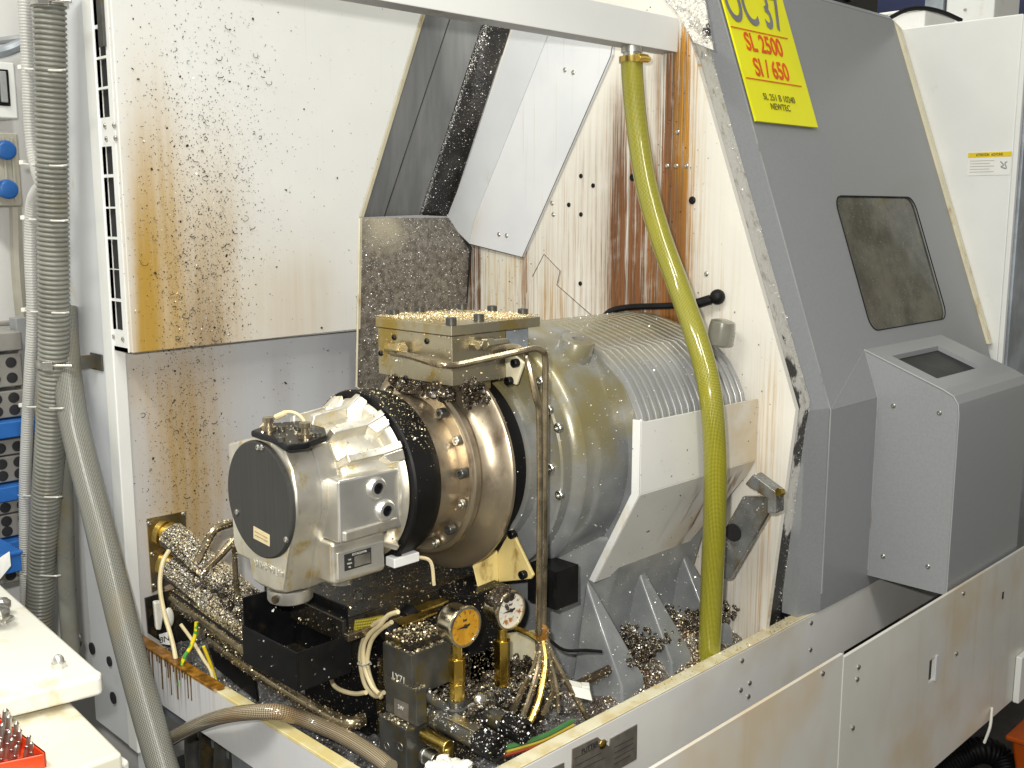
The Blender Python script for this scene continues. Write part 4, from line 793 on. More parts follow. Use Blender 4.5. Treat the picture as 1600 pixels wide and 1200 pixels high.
am = NT('amber_dial'); M['amber_dial'] = am.out(am.mix(am.rng(am.noise(60), .35, .65), (.42, .20, .008), (.56, .29, .02)), .12, Coat_Weight=.8)
wd = NT('dirty_white_dial'); M['white_dial'] = wd.out(wd.mix(wd.rng(wd.noise(75, 4, .6), .56, .64), (.74, .71, .62), (.42, .16, .02)), .14, Coat_Weight=.6)
g1, gc1 = gauge(726, 979, 1.11, M['amber_dial'], 713, [(1006, 1030, .0085, 0), (1028, 1064, .0135, 1), (1062, 1070, .009, 0), (1067, 1093, .0125, 1)], 'round pressure gauge with amber oil behind its dial on brass stem')
g2, gc2 = gauge(797, 954, 1.125, M['white_dial'], 783, [(982, 1002, .0085, 0), (1000, 1070, .0135, 1)], 'round pressure gauge with white dial, black gunk crusted on top')
gk = MB()
for i in range(26):
    a = random.uniform(-.9, .9); gk.ball(gc2 + V(-.004 + math.sin(a) * .031, random.uniform(-.002, .03), math.cos(a) * .031 + random.uniform(-.006, .004)), random.uniform(.004, .009), random.uniform(.004, .009), random.uniform(.004, .008), 8, 5)
for i in range(10): gk.ball(gc2 + V(random.uniform(-.014, .004), -.002, random.uniform(.006, .026)), random.uniform(.003, .006), .003, random.uniform(.003, .006), 7, 5)
part('gunk_cap', gk, M['gunk'], g2, label='black oily gunk crusted on the gauge rim')
# ================================================================ VALVES
va = thing('hydraulic_valve', 'dark grey valve body with stamped letters beside the brass stems', 'valve', P(625, 1130, X=.95))
m_, e1 = pbox(643, 1024, 1090, .945, 598, 705); vb_ = part('valve_body', m_, M['valve'], va, .0015)
text('LY71', .0155, M['white_ink'], P(623, 1060, X=.9445), (0, -1, 0), (0, 0, 1), 1.0, vb_)
m_, e2 = pbox(650, 1080, 1136, .943, 602, 667); part('valve_foot', m_, M['valve'], va, .0015)
q = [P(u, v, X=.942) for u, v in ((616, 1091), (638, 1101), (638, 1128), (616, 1117))]; tg_ = part('tag_plate', MB().prism(q, (.0008, 0, 0)), M['plate_grey'], va)
text('24V', .009, M['white_ink'], P(626, 1106, X=.9412), (0, -1, 0), (0, 0, 1), 1.0, tg_)
part('valve_top_plate', MB().box((e1[0] + .004, e1[2] + .01, e1[5]), (e1[1], e1[3], e1[5] + .012)), M['oily'], va, .002)
vl = thing('valve_subplate', 'lower black valve block with two socket screws in front corner', 'valve', P(620, 1200, X=.93))
m_, e3 = pbox(634, 1140, 1260, .93, 592, 668); vlb = part('block', m_, M['valve'], vl, .002)
for u, v in ((604, 1166), (625, 1167)): part('socket_hole', MB().lathe([(-.001, .0075), (.0006, .007), (.0007, .0045), (-.003, .004)], P(u, v, X=.93), (-1, 0, 0), 16), M['zinc'], vlb)
def sol(name, u0, v0, u1, v1, X, r, label, capr, hexplate=True):
    a, b = P(u0, v0, X=X), P(u1, v1, X=X); b.z = a.z; d = (b - a); L = d.length; d.normalize(); t = thing(name, label, 'solenoid', a, 'solenoid cylinders')
    part('barrel', MB().lathe([(0, r), (L * .22, r), (L * .23, r * .9), (L * .26, r * .9), (L * .27, r * 1.05), (L * .36, r * 1.05), (L * .37, r * .95), (L, r * .95)], a, d, 28), M['valve'], t)
    if hexplate: part('flat_plate', MB().box((a.x - r * .6, a.y - L * .92, a.z + r * .8), (a.x + r * .62, a.y - L * .5, a.z + r * 1.02)), M['zinc'], t, .001)
    kn = MB(); n = 40
    kn.rings([[b + d * s + V(math.cos(2 * math.pi * i / n), 0, math.sin(2 * math.pi * i / n)) * (capr * (1 if i % 2 else .95) * k) for i in range(n)] for s, k in ((-.012, .9), (-.01, 1), (.026, 1), (.028, .95), (.028, .7), (.022, .68))])
    part('knurled_cap', kn, M['rubber'], t, smooth=0)
sol('solenoid', 655, 1108, 757, 1162, .985, .0165, 'front solenoid cylinder with knurled black cap and flat plate', .0195)
sol('solenoid', 728, 1100, 800, 1138, 1.06, .0160, 'rear solenoid cylinder with knurled black cap beside ribbon wires', .019, False)
def pipe(name, pts, r, mat, label, cat='pipe', group=None, n=10, k=5): return solo(name, MB().tube(catmull(pts, k), r, n), mat, label, cat, group)
pt = thing('pipe_tee', 'grey steel pipe tee under the amber gauge', 'pipe fitting', P(713, 1110, Y=1.128))
b0 = P(713, 1093, Y=1.128); part('riser', MB().lathe([(-.03, .017), (-.012, .017), (-.010, .014), (0, .014)], b0, (0, 0, 1), 20).ball(b0 + V(0, 0, -.03), .0175), M['valve'], pt)
part('inlet', MB().cyl(P(664, 1084, Y=1.16), b0 + V(0, 0, -.026), .0095, n=14), M['valve'], pt); part('nut', hexp(b0 + V(.012, 0, -.028), b0 + V(.03, .005, -.028), .017), M['zinc'], pt)
p2 = thing('pipe_elbow', 'grey steel pipe elbow with ball end under the white gauge', 'pipe fitting', P(783, 1080, Y=1.143))
b1 = P(783, 1071, Y=1.143); e_ = P(748, 1094, Y=1.12)
part('riser', MB().lathe([(-.022, .017), (0, .0145)], b1, (0, 0, 1), 18).ball(b1 + V(0, 0, -.022), .0172), M['valve'], p2); part('arm', MB().cyl(b1 + V(0, 0, -.022), e_, .0135, n=16), M['valve'], p2); part('ball_end', MB().ball(e_, .0145, n=20, m=12), M['steel'], p2); part('collar', MB().lathe([(-.002, .017), (.002, .017)], e_.lerp(b1 + V(0, 0, -.022), .3), b1 - e_, 24), M['steel'], p2)
a = P(662, 1147, X=.96); solo('brass_pin', MB().cyl(a, a + V(0, -.058, 0), .0115, n=18).cyl(a + V(0, -.050, 0), a + V(0, -.050, -.04), .0115, n=18), M['gold'], 'short gold coloured elbow pin above the lower valve block', 'pin', bevel=.002)
a = P(663, 1178, X=.96); solo('steel_pin', MB().cyl(a, a + V(0, -.03, 0), .0125, n=18).cyl(a + V(0, -.004, 0), a + V(0, -.009, 0), .014, n=18), M['zinc'], 'short steel stub below the gold pin on the valve block', 'pin', bevel=.002)
hb = thing('hydraulic_manifold', 'oily black hydraulic manifold under the two gauges', 'manifold', (1.08, 1.2, .64))
part('base_block', MB().box((.985, 1.14, .66), (1.22, 1.34, .775)), M['oily'], hb, .004); part('step_block', MB().box((.99, 1.20, .7755), (1.19, 1.33, .83)), M['oily'], hb, .004)
part('long_slot', MB().box((1.0, 1.15, .7752), (1.14, 1.17, .792)), M['valve'], hb, .003)
part('upper_block', MB().box((1.03, 1.24, .8302), (1.16, 1.32, .885)), M['black'], hb, .004)
# connectors with gold brackets
for i, (u, v, X, lb) in enumerate(((608, 985, .97, 'black plug connector with gold bracket, nearer the cream cable loops'), (638, 962, 1.03, 'black plug connector with gold bracket, behind the nearer plug'))):
    c = P(u, v, X=X); t = thing('plug_connector', lb, 'connector', c, 'plug connectors')
    part('plug_body', MB().lathe([(-.012, .012), (-.010, .016), (.008, .017), (.012, .013)], c, (.75, .1, .25), 20).box((c.x + .004, c.y - .012, c.z - .06), (c.x + .028, c.y + .012, c.z - .004)), M['rubber'], t, .002)
    gb = MB(); d1, d2 = V(.042, -.008, .004), V(.004, -.026, .0)
    gb.prism([c + V(.012, .012, .004), c + V(.012, .012, .004) + d1, c + V(.012, .012, .004) + d1 + d2, c + V(.020, .012, .004) + d2 + V(.01, 0, 0), c + V(.012, .012, .004) + d2], (0, 0, .004)); gb.prism([c + V(.055, .0, .008), c + V(.085, -.006, .010), c + V(.082, -.022, .010), c + V(.052, -.016, .006)], (0, 0, .004)); gb.box((c.x + .014, c.y - .012, c.z - .008), (c.x + .018, c.y + .012, c.z + .004))
    part('gold_bracket', gb, M['gold'], t, .001)
# cream cable loops
for i, (pp, lb) in enumerate(([[(604, 965), (585, 975), (571, 992), (563, 1020), (565, 1050), (573, 1075), (588, 1088), (600, 1082)], 'cream cable, outermost of the loops left of the valve'], [[(612, 972), (594, 984), (580, 1002), (574, 1030), (577, 1055), (586, 1078), (596, 1090)], 'cream cable, innermost of the loops left of the valve'],
                              [[(622, 956), (606, 962), (592, 978), (578, 990), (568, 1010), (569, 1040), (580, 1070), (592, 1084)], 'cream cable, middle of the loops left of the valve'], [[(517, 1060), (523, 1072), (537, 1080), (556, 1084), (572, 1082)], 'short cream cable lying right of the black bin'])):
    pipe('cream_cable', [P(u, v, X=.955 - .006 * i) for u, v in pp], .0037, M['wire'], lb, 'cable', 'cream cables', 8, 6)
solo('loop_cable_tie', MB().tube([P(560, 1037, X=.945), P(569, 1040, X=.94), P(579, 1037, X=.945), P(575, 1032, X=.96), P(563, 1031, X=.96), P(560, 1037, X=.945)], .0022, 6), M['tie'], 'pale cable tie round the cream cable loops', 'cable tie')
hose('mesh_hose', catmull([P(547, 978, Y=1.285), P(568, 975, Y=1.285), P(592, 970, Y=1.285)], 6), .0165, M['ymesh'], 18, .006, 'short yellow mesh hose between the black bin and the plugs', 'hose')
# fan of small oil lines below the tubes
j = P(847, 990, Y=1.088)
fan = [[(838, 1035, 1.085), (815, 1080, 1.09), (797, 1122, 1.10)], [(842, 1040, 1.075), (826, 1095, 1.06), (812, 1130, 1.06)], [(852, 1035, 1.07), (843, 1090, 1.05), (826, 1132, 1.05)], [(858, 1030, 1.075), (868, 1070, 1.06), (871, 1112, 1.05)], [(862, 1022, 1.075), (890, 1075, 1.05), (922, 1130, 1.03)], [(852, 1040, 1.085), (862, 1080, 1.08), (848, 1118, 1.08)]]
words = ['leftmost thin brown oil line fanning down from the tubes', 'second thin oil line from the left below the tube ends', 'amber thin oil line in the middle of the fan', 'thin oil line dropping nearly straight below the tube ends', 'rightmost thin oil line reaching to the front rim', 'short thin oil line hidden among the fan']
for f_, w_ in zip(fan, words): pipe('thin_oil_line', [j + V(random.uniform(-.004, .004), 0, 0)] + [P(u, v, Y=y) for u, v, y in f_], .0048, M['tube'] if 'amber' not in w_ else M['gold'], w_, 'oil line', 'thin oil lines', 7, 5)
solo('tube_joint', MB().ball(j, .012, .011, .016).ball(j + V(.002, 0, -.02), .009, .009, .012), M['amber'], 'amber lump of oily joint where the tubes split', 'joint')
pipe('yellow_stub_line', [P(806, 982, Y=1.14), P(826, 990, Y=1.11), P(845, 1002, Y=1.09)], .0045, M['gold'], 'short gold line running from white gauge to the tube ends', 'oil line', None, 8, 5)
pipe('black_lead', [j, P(880, 1015, Y=1.09), P(915, 1016, Y=1.08), P(940, 1018, Y=1.07)], .0028, M['rubber'], 'thin black lead running right from the tube ends', 'cable', None, 6, 5)
pipe('crusted_pipe', [P(900, 1072, Y=1.075), P(960, 1042, Y=1.085), P(1020, 1014, Y=1.095), P(1072, 990, Y=1.10)], .008, M['brown_steel'], 'rusty crusted pipe lying along the tray beside housing feet', 'pipe', None, 12, 5)
pipe('grey_tray_pipe', [P(330, 1000, X=.91), P(400, 1050, X=.90), P(470, 1094, X=.90), P(515, 1120, X=.90), P(545, 1130, X=.905), P(568, 1124, X=.93)], .0105, M['tube'], 'grey brown pipe running under the black bin along the side rim', 'pipe', None, 14, 6)
for q_, l_ in (([(784, 992), (836, 985), (838, 1030), (800, 1075), (786, 1072)], 'pale bracket plate behind the white gauge stem'), ([(832, 1062), (905, 1040), (905, 1095), (850, 1108)], 'dirty white plate behind the fan of oil lines')):
    solo('pale_plate', MB().prism([P(u, v, Y=1.20) for u, v in q_], (0, .006, 0)), M['frim'], l_, 'plate', 'pale plates in the tray', .001)
a = P(905, 1078, Y=1.045); cbk = solo('cream_connector', MB().obox(a, V(.012, -.014, -.004), V(.008, .008, 0), V(0, .003, .008)).obox(a + V(.006, -.008, .004), V(.004, -.005, 0), V(.006, .006, 0), V(0, 0, .006)), M['tie'], 'small cream connector lying in the chips near the front rim', 'connector', bevel=.001)
# ribbon of coloured wires at the front rim
for i, (cn, cc) in enumerate((('green', (.05, .16, .05)), ('yellow', (.50, .38, .05)), ('red', (.35, .06, .03)))):
    mm = plain(cn + '_wire', cc, .4); pipe('ribbon_wire', [P(775, 1172 + i * 5, Y=1.04), P(810, 1163 + i * 5, Y=1.038), P(850, 1150 + i * 5, Y=1.036), P(895, 1126 + i * 6, Y=1.03)], .0042, mm, cn + ' wire of the ribbon lying inside the front rim', 'wire', 'ribbon wires', 7, 5)
solo('white_rag', rag_mb(), M['tie'], 'crumpled white rag at the bottom by the valve block', 'rag')
# ================================================================ left: gland plate, chip covered conduits
gp = thing('gland_plate', 'oily steel gland plate on the back panel with two gold cable glands', 'plate', P(260, 925, Y=YB - .003))
gpb = part('plate', MB().prism([P(u, v, Y=YB - .004) for u, v in ((230, 811), (290, 799), (293, 898), (238, 926))], (0, .0035, 0)), M['block'], gp)
for u, v in ((252, 832), (257, 880)):
    c = P(u, v, Y=YB - .004); d = V(.35, -1, -.15); part('gland', MB().lathe([(0, .026), (.012, .026), (.013, .022), (.02, .022), (.021, .027), (.045, .025), (.048, .018)], c, d, 24), M['gold'], gp)
screws(gpb, scr_me, (0, -1, 0), [(233, 818), (287, 803), (241, 915), (238, 866)], Y=YB - .004)
def conduit(name, px, r, mat, label): return pipe(name, [P(u, v, Y=y) for u, v, y in px], r, mat, label, 'conduit', 'chip covered conduits', 14, 6)
cd1 = conduit('swarf_conduit', [(268, 838, 1.83), (285, 852, 1.80), (310, 876, 1.76), (345, 905, 1.70), (385, 940, 1.63), (420, 960, 1.58)], .026, M['oily'], 'thick dark conduit from the upper gland, coated with chips')
cd2 = conduit('swarf_conduit', [(270, 888, 1.82), (290, 905, 1.78), (325, 935, 1.70), (360, 962, 1.62), (395, 985, 1.55)], .024, M['oily'], 'thick dark conduit from the lower gland, coated with chips')
rl = thing('cable_trough', 'black cable trough running from the gland plate to the bin', 'trough', P(330, 1000, X=.92))
ta, tb_ = P(268, 925, Y=1.80), P(398, 1018, Y=1.45)
trp = MB().prism([ta, ta + V(.03, 0, 0), ta + V(.03, 0, -.03), ta + V(0, 0, -.03)], (tb_ - ta)); part('trough_rail', trp, M['black'], rl, .002)
part('trough_lip', MB().tube([ta + V(-.001, 0, -.012), tb_ + V(-.001, 0, -.012)], .006, 8), M['tube'], rl)
pn = [P(u, v, X=.905) for u, v in ((318, 985), (392, 1020), (402, 1096), (335, 1042))]; part('trough_panel', MB().prism(pn, (.004, 0, 0)), M['black'], rl)
part('trough_back', MB().prism([P(u, v, Y=YB - .006) for u, v in ((227, 935), (300, 912), (310, 1040), (232, 990))], (0, .004, 0)), M['oily'], rl)
for px, r, l_ in (([(308, 878), (322, 850), (333, 831), (345, 823), (368, 816)], .0075, 'thin steel pipe bent over towards the actuator, upper one'), ([(318, 893), (340, 872), (360, 850), (370, 838)], .0072, 'straight thin steel pipe slanting up below the bent one'), ([(366, 840), (367, 880), (371, 930), (378, 975)], .0052, 'thin upright pipe left of the black bin')):
    pipe('thin_steel_pipe', [P(u, v, Y=1.62) for u, v in px], r, M['tube'], l_, 'pipe', 'thin steel pipes behind the actuator', 9, 5)
pipe('cream_lead', [P(264, 860, Y=1.80), P(254, 880, Y=1.79), P(250, 915, Y=1.78), P(256, 955, Y=1.76), P(266, 990, Y=1.73), P(273, 1020, Y=1.70), P(279, 1062, Y=1.68)], .0042, M['wire'], 'cream lead hanging from the glands down behind the side rim', 'cable', None, 8, 6)
gy = NT('green_yellow'); gy_c = gy.mix(gy.rng(gy.noise(60, 1), .49, .51), (.75, .60, .01), (.06, .30, .04)); M['earth'] = gy.out(gy_c, .4)
pipe('earth_wire', [P(307, 972, Y=1.66), P(305, 992, Y=1.66), P(297, 1012, Y=1.66), P(286, 1032, Y=1.66), P(280, 1070, Y=1.66)], .0036, M['earth'], 'green and yellow earth wire by the rusty side rim', 'wire', None, 8, 6)
pipe('earth_wire', [P(318, 1010, Y=1.62), P(328, 1035, Y=1.62), P(336, 1060, Y=1.62), P(346, 1105, Y=1.60)], .003, M['label_yellow'], 'plain yellow wire lying on the side rim', 'wire', None, 8, 6)
pipe('clear_lead', [P(282, 975, Y=1.70), P(300, 1000, Y=1.68), P(318, 1030, Y=1.64), P(330, 1050, Y=1.62), P(340, 1095, Y=1.60)], .0032, M['wire'], 'pale clear lead crossing below the cable trough', 'cable', None, 8, 6)
cl = thing('clear_clip', 'clear plastic clip with white tag hanging beside the cream lead', 'clip', P(255, 990, Y=1.80))
part('clip_body', MB().prism([P(u, v, Y=1.80) for u, v in ((240, 942), (252, 940), (256, 960), (252, 985), (244, 985))], (.004, .014, 0)), M['tie'], cl, .003); part('clip_lobe', MB().ball(P(264, 965, Y=1.79), .010, .006, .02), M['tie'], cl)
part('tag', MB().prism([P(u, v, Y=1.79) for u, v in ((249, 992), (262, 988), (266, 1008), (252, 1006))], (0, .002, 0)), M['paper'], cl)
tgx = P(257, 999, Y=1.7895); text('8N', .016, M['black_ink'], tgx, (1, 0, 0), (0, 0, 1), 1, cl)
# ================================================================ nameplates on the front rim
def nameplate(poly, label):
    pts = [P(u, v, Y=YF - .0022) for u, v in poly]; t = thing('nameplate', label, 'nameplate', pts[0], 'nameplates'); pl = part('plate', MB().prism(pts, (0, .002, 0)), M['plate_grey'], t, .0003); return t, pl
npx, npl = nameplate([(895, 1171), (934, 1152), (953, 1167), (954, 1155), (996, 1132), (995, 1186), (950, 1212), (893, 1232)], 'grey chuck data plate with a torn notch on the front rim')
o_ = P(922, 1168, Y=YF - .003); text('FUTTER', .0115, M['black_ink'], o_, (1, 0, 0), (0, 0, 1), 1.0, npl, align='CENTER')
for i, (ua, va_, ub, vb__) in enumerate(((897, 1186, 950, 1158), (960, 1168, 990, 1153), (960, 1177, 990, 1161), (960, 1186, 990, 1169), (899, 1197, 940, 1176), (899, 1206, 945, 1184), (960, 1194, 985, 1180))):
    a, b = P(ua, va_, Y=YF - .003), P(ub, vb__, Y=YF - .003); part('plate_line', MB().tube([a, b], .0005, 4), M['black_ink'], npl)
part('torn_patch', MB().ball(P(942, 1163, Y=YF - .003), .009, .0025, .008), M['gold'], npl)
nameplate([(838, 1212), (882, 1192), (882, 1225), (838, 1240)], 'second grey plate further left on the front rim, mostly below frame')
# clear braided hose over the side rim
hose('clear_hose', catmull([P(255, 1163, X=.80), P(275, 1150, X=.80), P(310, 1132, X=.795), P(350, 1119, X=.79), P(395, 1113, X=.80), P(437, 1113, X=.825), P(475, 1124, X=.865), P(507, 1137, X=.885), P(545, 1155, X=.89), P(585, 1180, X=.885), P(610, 1200, X=.88)], 6), .0125, M['chose'], 18, .006, 'clear braided hose arching over the side rim, chips stuck on it', 'hose')
# ================================================================ LEFT: hoses, ties
def corr(name, pts, r, pitch, depth, mat, label, cat, n=18):
    pts = resample(catmull(pts, 10), pitch / 4); pr = [1.0, 1 - depth * .35, 1 - depth, 1 - depth * .35]
    return solo(name, MB().tube(pts, lambda i: r * pr[i % 4], n), mat, label, cat, smooth=80)
XH = .785
big = [P(u, v, X=XH) for u, v in ((75, -40), (77, 10), (80, 150), (82, 300), (84, 430), (84, 560), (79, 680), (72, 780), (66, 880), (62, 960), (58, 1040))]
corr('corrugated_duct', big, .0290, .0088, .15, M['duct'], 'thick grey corrugated duct running down the left machine side', 'duct', 24)
corr('corrugated_conduit', [P(u, v, X=XH - .01) for u, v in ((36, -30), (39, 20), (43, 100), (46, 180), (51, 235), (60, 275), (75, 310))], .0115, .0052, .12, M['conduit'], 'thin pale conduit at the top left passing behind the duct', 'conduit')
corr('corrugated_conduit', [P(u, v, X=XH - .012) for u, v in ((72, 285), (56, 302), (49, 330), (48, 400), (51, 480), (50, 530), (46, 600), (42, 680), (39, 760), (39, 860), (41, 960))], .0118, .0052, .12, M['conduit'], 'thin pale conduit strapped along the lower left of the duct', 'conduit')
tie_pos = [(62, 108, 'topmost'), (64, 257, 'second highest'), (66, 343, 'third highest'), (67, 487, 'fourth highest'), (63, 636, 'fifth highest'), (56, 775, 'sixth highest'), (54, 898, 'lowest')]
for u, v, w_ in tie_pos:
    c = P(u, v, X=XH - .006); t = thing('cable_tie', w_ + ' pale cable tie strapping the conduit to the duct', 'cable tie', c, 'duct cable ties')
    e = catmull([P(u - 29, v - 2, X=XH - .004), P(u - 26, v - 1, X=XH - .014), P(u - 17, v, X=XH - .0185), P(u - 4, v, X=XH - .015), P(u + 8, v + 1, X=XH - .0125), P(u + 19, v + 2, X=XH - .0135), P(u + 32, v + 2, X=XH - .011), P(u + 40, v + 1, X=XH + .002)], 5); part('strap', MB().tube(e, .0019, 6), M['tie'], t)
    part('head', MB().obox(P(u - 29, v - 3, X=XH - .010), V(.004, .002, 0), V(-.002, .004, 0), V(0, 0, .004)), M['tie'], t, .001)
def pclamp(u, v, label, br):
    c = P(u, v, X=XH); t = thing('pipe_clamp', label, 'pipe clamp', c, 'duct clamps')
    part('band', MB().lathe([(-.006, .0295), (-.006, .0315), (.006, .0315), (.006, .0295)], c, (0, 0, 1), 28), M['zinc'], t)
    part('screw_block', MB().obox(c + V(-.018, -.026, 0), V(.007, -.007, 0), V(.004, .004, 0), V(0, 0, .008)).cyl(c + V(-.022, -.018, 0), c + V(.018, -.05, -.001), .0035), M['steel'], t, .001)
    return t, c
t_, c = pclamp(82, 568, 'steel clamp holding the duct to a bracket halfway up', True)
part('bracket', MB().box((XL - .03, c.y - .062, c.z - .008), (XL - .0005, c.y - .058, c.z + .018)).box((XL - .004, c.y - .09, c.z - .012), (XL - .0005, c.y - .04, c.z + .02)), M['valve'], t_, .001)
t_, c = pclamp(77, 5, 'steel clamp on the duct at the top edge of the picture', True)
part('bracket', MB().box((XL - .006, c.y - .085, c.z - .075), (XL - .0005, c.y - .065, c.z + .05)), M['valve'], t_, .001)
hose('grey_hose', catmull([P(98, 480, X=.82), P(103, 560, X=.81), P(112, 640, X=.80), P(127, 710, X=.79), P(150, 800, X=.78), P(174, 900, X=.77), P(200, 1005, X=.765), P(227, 1105, X=.76), P(256, 1205, X=.755), P(285, 1300, X=.75)], 8), .0262, M['ghose'], 24, .008, 'thick grey braided hose slanting down in front of the side rim', 'hose')
pipe('grey_drain_pipe', [P(97, 620, X=.83), P(100, 760, X=.825), P(104, 900, X=.82), P(110, 1000, X=.815), P(116, 1080, X=.81)], .018, M['duct'], 'grey drain pipe behind the slanting hose, left of the machine', 'pipe', None, 16, 6)
# ================================================================ WALL FITTINGS
YW = 2.55
def wbox(name, quad_, d, mat, label, cat, bev=.004):
    a, b = P(*quad_[0], Y=YW - d), P(*quad_[1], Y=YW - d); t = thing(name, label, cat, a); 
    bo = part('housing', MB().box((a.x, YW - d, b.z), (b.x, YW - .001, a.z)), mat, t, bev); return t, bo, a, b
t, bo, a, b = wbox('switch_box', ((-40, 92), (29, 186)), .09, M['white'], 'white wall box with a row of dark switches at far left', 'switch box')
mod = P(2, 108, Y=YW - .092); mod2 = P(17, 166, Y=YW - .092)
part('switch_panel', MB().box((mod.x - .06, YW - .094, mod2.z), (mod2.x, YW - .0905, mod.z)), M['black'], t, .002)
for i in range(3): zc = mod.z - (mod.z - mod2.z) * (.22 + .27 * i); part('switch_toggle', MB().box((mod2.x - .022, YW - .103, zc - .012), (mod2.x - .008, YW - .0945, zc + .012)), M['mid_grey'], t, .002)
t, bo, a, b = wbox('socket_box', ((-30, 205), (36, 322)), .10, M['socket'], 'beige socket box with two blue sockets under the switch box', 'socket box')
for u, v in ((6, 234), (9, 295)):
    c = P(u, v, Y=YW - .102); part('blue_socket', MB().lathe([(0, .021), (.018, .021), (.022, .018), (.024, .008)], c, (0, -1, -.1), 24).box((c.x - .022, c.y - .02, c.z - .017), (c.x + .006, c.y, c.z + .017)), M['blue'], t, .003)
part('lid_rib', MB().box((b.x - .035, YW - .106, b.z + .01), (b.x - .03, YW - .1005, a.z - .01)).box((b.x - .018, YW - .106, b.z + .01), (b.x - .013, YW - .1005, a.z - .01)), M['socket'], t, .001)
pipe('wall_cable', [P(-20, 66, Y=2.5), P(15, 62, Y=2.5), P(45, 58, Y=2.48)], .008, M['mid_grey'], 'upper of two grey cables above the switch box', 'cable', 'wall cables', 8, 5)
pipe('wall_cable', [P(-20, 86, Y=2.48), P(12, 78, Y=2.48), P(45, 64, Y=2.46)], .013, M['galv'], 'lower thicker blue grey cable above the switch box', 'cable', 'wall cables', 8, 5)
pipe('wall_trunking', [P(24, 320, Y=2.53), P(27, 420, Y=2.53), P(36, 520, Y=2.53)], .014, M['socket'], 'beige pipe running down the wall below the socket box', 'pipe', None, 8, 5)
# ================================================================ TOOL RACK
YR = 2.25
rk = thing('tool_rack', 'tool rack of grey drilled blocks and blue shelves at far left', 'rack', P(0, 950, Y=YR))
xe = P(37, 600, Y=YR).x; x0r = xe - .30
def rowz(v): return P(20, v, Y=YR).z
hol = MB().lathe([(-.001, .0112), (.0009, .011), (.001, .0104), (.0008, .0005)], (0, 0, 0), (0, -1, 0), 18).mesh('tool_hole'); hol.materials.append(M['dark'])
for va_, vb__, rows in ((552, 604, 2), (610, 652, 2), (686, 710, 1), (712, 752, 2), (781, 801, 1), (803, 838, 2), (866, 910, 2)):
    z1, z0 = rowz(va_), rowz(vb__); bl = part('drilled_block', MB().box((x0r, YR, z0), (xe, YR + .10, z1)), M['rack'], rk, .003)
    for r_ in range(rows):
        for k in range(3):
            inst('tool_hole', hol, None, bl, V(xe - .022 - k * .034, YR - .0005, z1 - (z1 - z0) * ((.27 + .46 * r_) if rows == 2 else .5)))
for va_, vb__ in ((655, 680), (755, 778), (841, 863)):
    z1, z0 = rowz(va_), rowz(vb__); part('blue_shelf', MB().box((x0r, YR - .025, z0), (xe + .012, YR + .11, z1)), M['blue'], rk, .003)
z1 = rowz(518); part('top_tray', MB().box((x0r, YR - .01, rowz(547)), (xe, YR + .14, z1)).box((x0r, YR + .12, z1), (xe + .04, YR + .14, z1 + .01)), M['rack'], rk, .003)
part('rack_post', MB().box((xe + .005, YR + .03, .0), (xe + .03, YR + .07, rowz(500))), M['mid_grey'], rk, .002)
bnx = P(12, 880, Y=2.05); solo('blue_bin', MB().box((bnx.x - .3, 2.05, .86), (P(36, 900, Y=2.05).x, 2.2, P(20, 862, Y=2.05).z)).box((bnx.x - .3, 2.045, P(20, 868, Y=2.05).z), (P(38, 900, Y=2.05).x, 2.05, P(20, 862, Y=2.05).z)), M['blue'], 'blue plastic bin behind the bench edge', 'bin', bevel=.004)
pz = P(8, 880, Y=1.98); solo('white_card', MB().prism([P(0, 872, Y=1.98), P(15, 862, Y=1.97), P(17, 884, Y=1.97), P(0, 905, Y=1.98)], (0, .002, 0)), M['paper'], 'white card standing on the bench edge before the blue bin', 'card')
# ================================================================ BENCH
bw = thing('workbench', 'grubby white workbench with a lower ledge, front left corner', 'bench', (.3, 1.5, 0))
ZBk = .90
def rp(pts, th): return MB().prism([V(*p, 0) for p in pts], (0, 0, th))
A_, B_, C_ = P(-60, 858, Z=ZBk), P(152, 1044, Z=ZBk), P(158, 1056, Z=ZBk)
D_ = P(0, 1094, Z=ZBk); E_ = D_ + (D_ - C_) * 1.0
top_ = [A_, B_, (B_ + C_) / 2 + V(.004, 0, 0), C_, D_, E_, V(-.6, E_.y, ZBk), V(-.6, A_.y, ZBk)]
part('bench_top', MB().prism([V(p.x, p.y, ZBk - .030) for p in top_], (0, 0, .030)), M['bench'], bw, .006)
ZL = .862
F_, G_ = P(95, 1080, Z=ZL), P(192, 1176, Z=ZL); Hh = P(60, 1225, Z=ZL)
part('bench_ledge', MB().prism([V(p.x, p.y, ZL - .03) for p in (F_, G_, Hh, V(-.6, Hh.y, ZL), V(-.6, F_.y, ZL))], (0, 0, .03)), M['bench2'], bw, .006)
part('bench_under', MB().box((-.5, 1.30, .0), (.40, 1.8, .83)), M['bench2'], bw, .004)
Gf = P(200, 1190, Z=ZL - .05); part('lower_lip', MB().prism([V(p.x, p.y, ZL - .085) for p in (F_ + V(0, .1, 0), P(203, 1192, Z=ZL - .05), P(120, 1260, Z=ZL - .05), V(-.5, 1.2, 0))], (0, 0, .04)), M['bench'], bw, .005)
c = P(92, 1043, Z=ZBk); solo('acorn_nut', MB().lathe([(0, .0098), (.001, .0104), (.008, .0104), (.0085, .008)], c, (0, 0, 1), 6).lathe([(.008, .0082), (.013, .0078), (.017, .0058), (.0195, .0025), (.02, .0004)], c, (0, 0, 1), 18), M['alu_clean'], 'bright acorn nut standing on the white bench corner', 'nut')
rg = MB()
for i in range(9): rg.ball(P(-2 + random.uniform(-8, 10), 955 + random.uniform(-14, 14), Z=ZBk + random.uniform(.0, .025)), random.uniform(.012, .02), random.uniform(.01, .02), random.uniform(.006, .014), 8, 5)
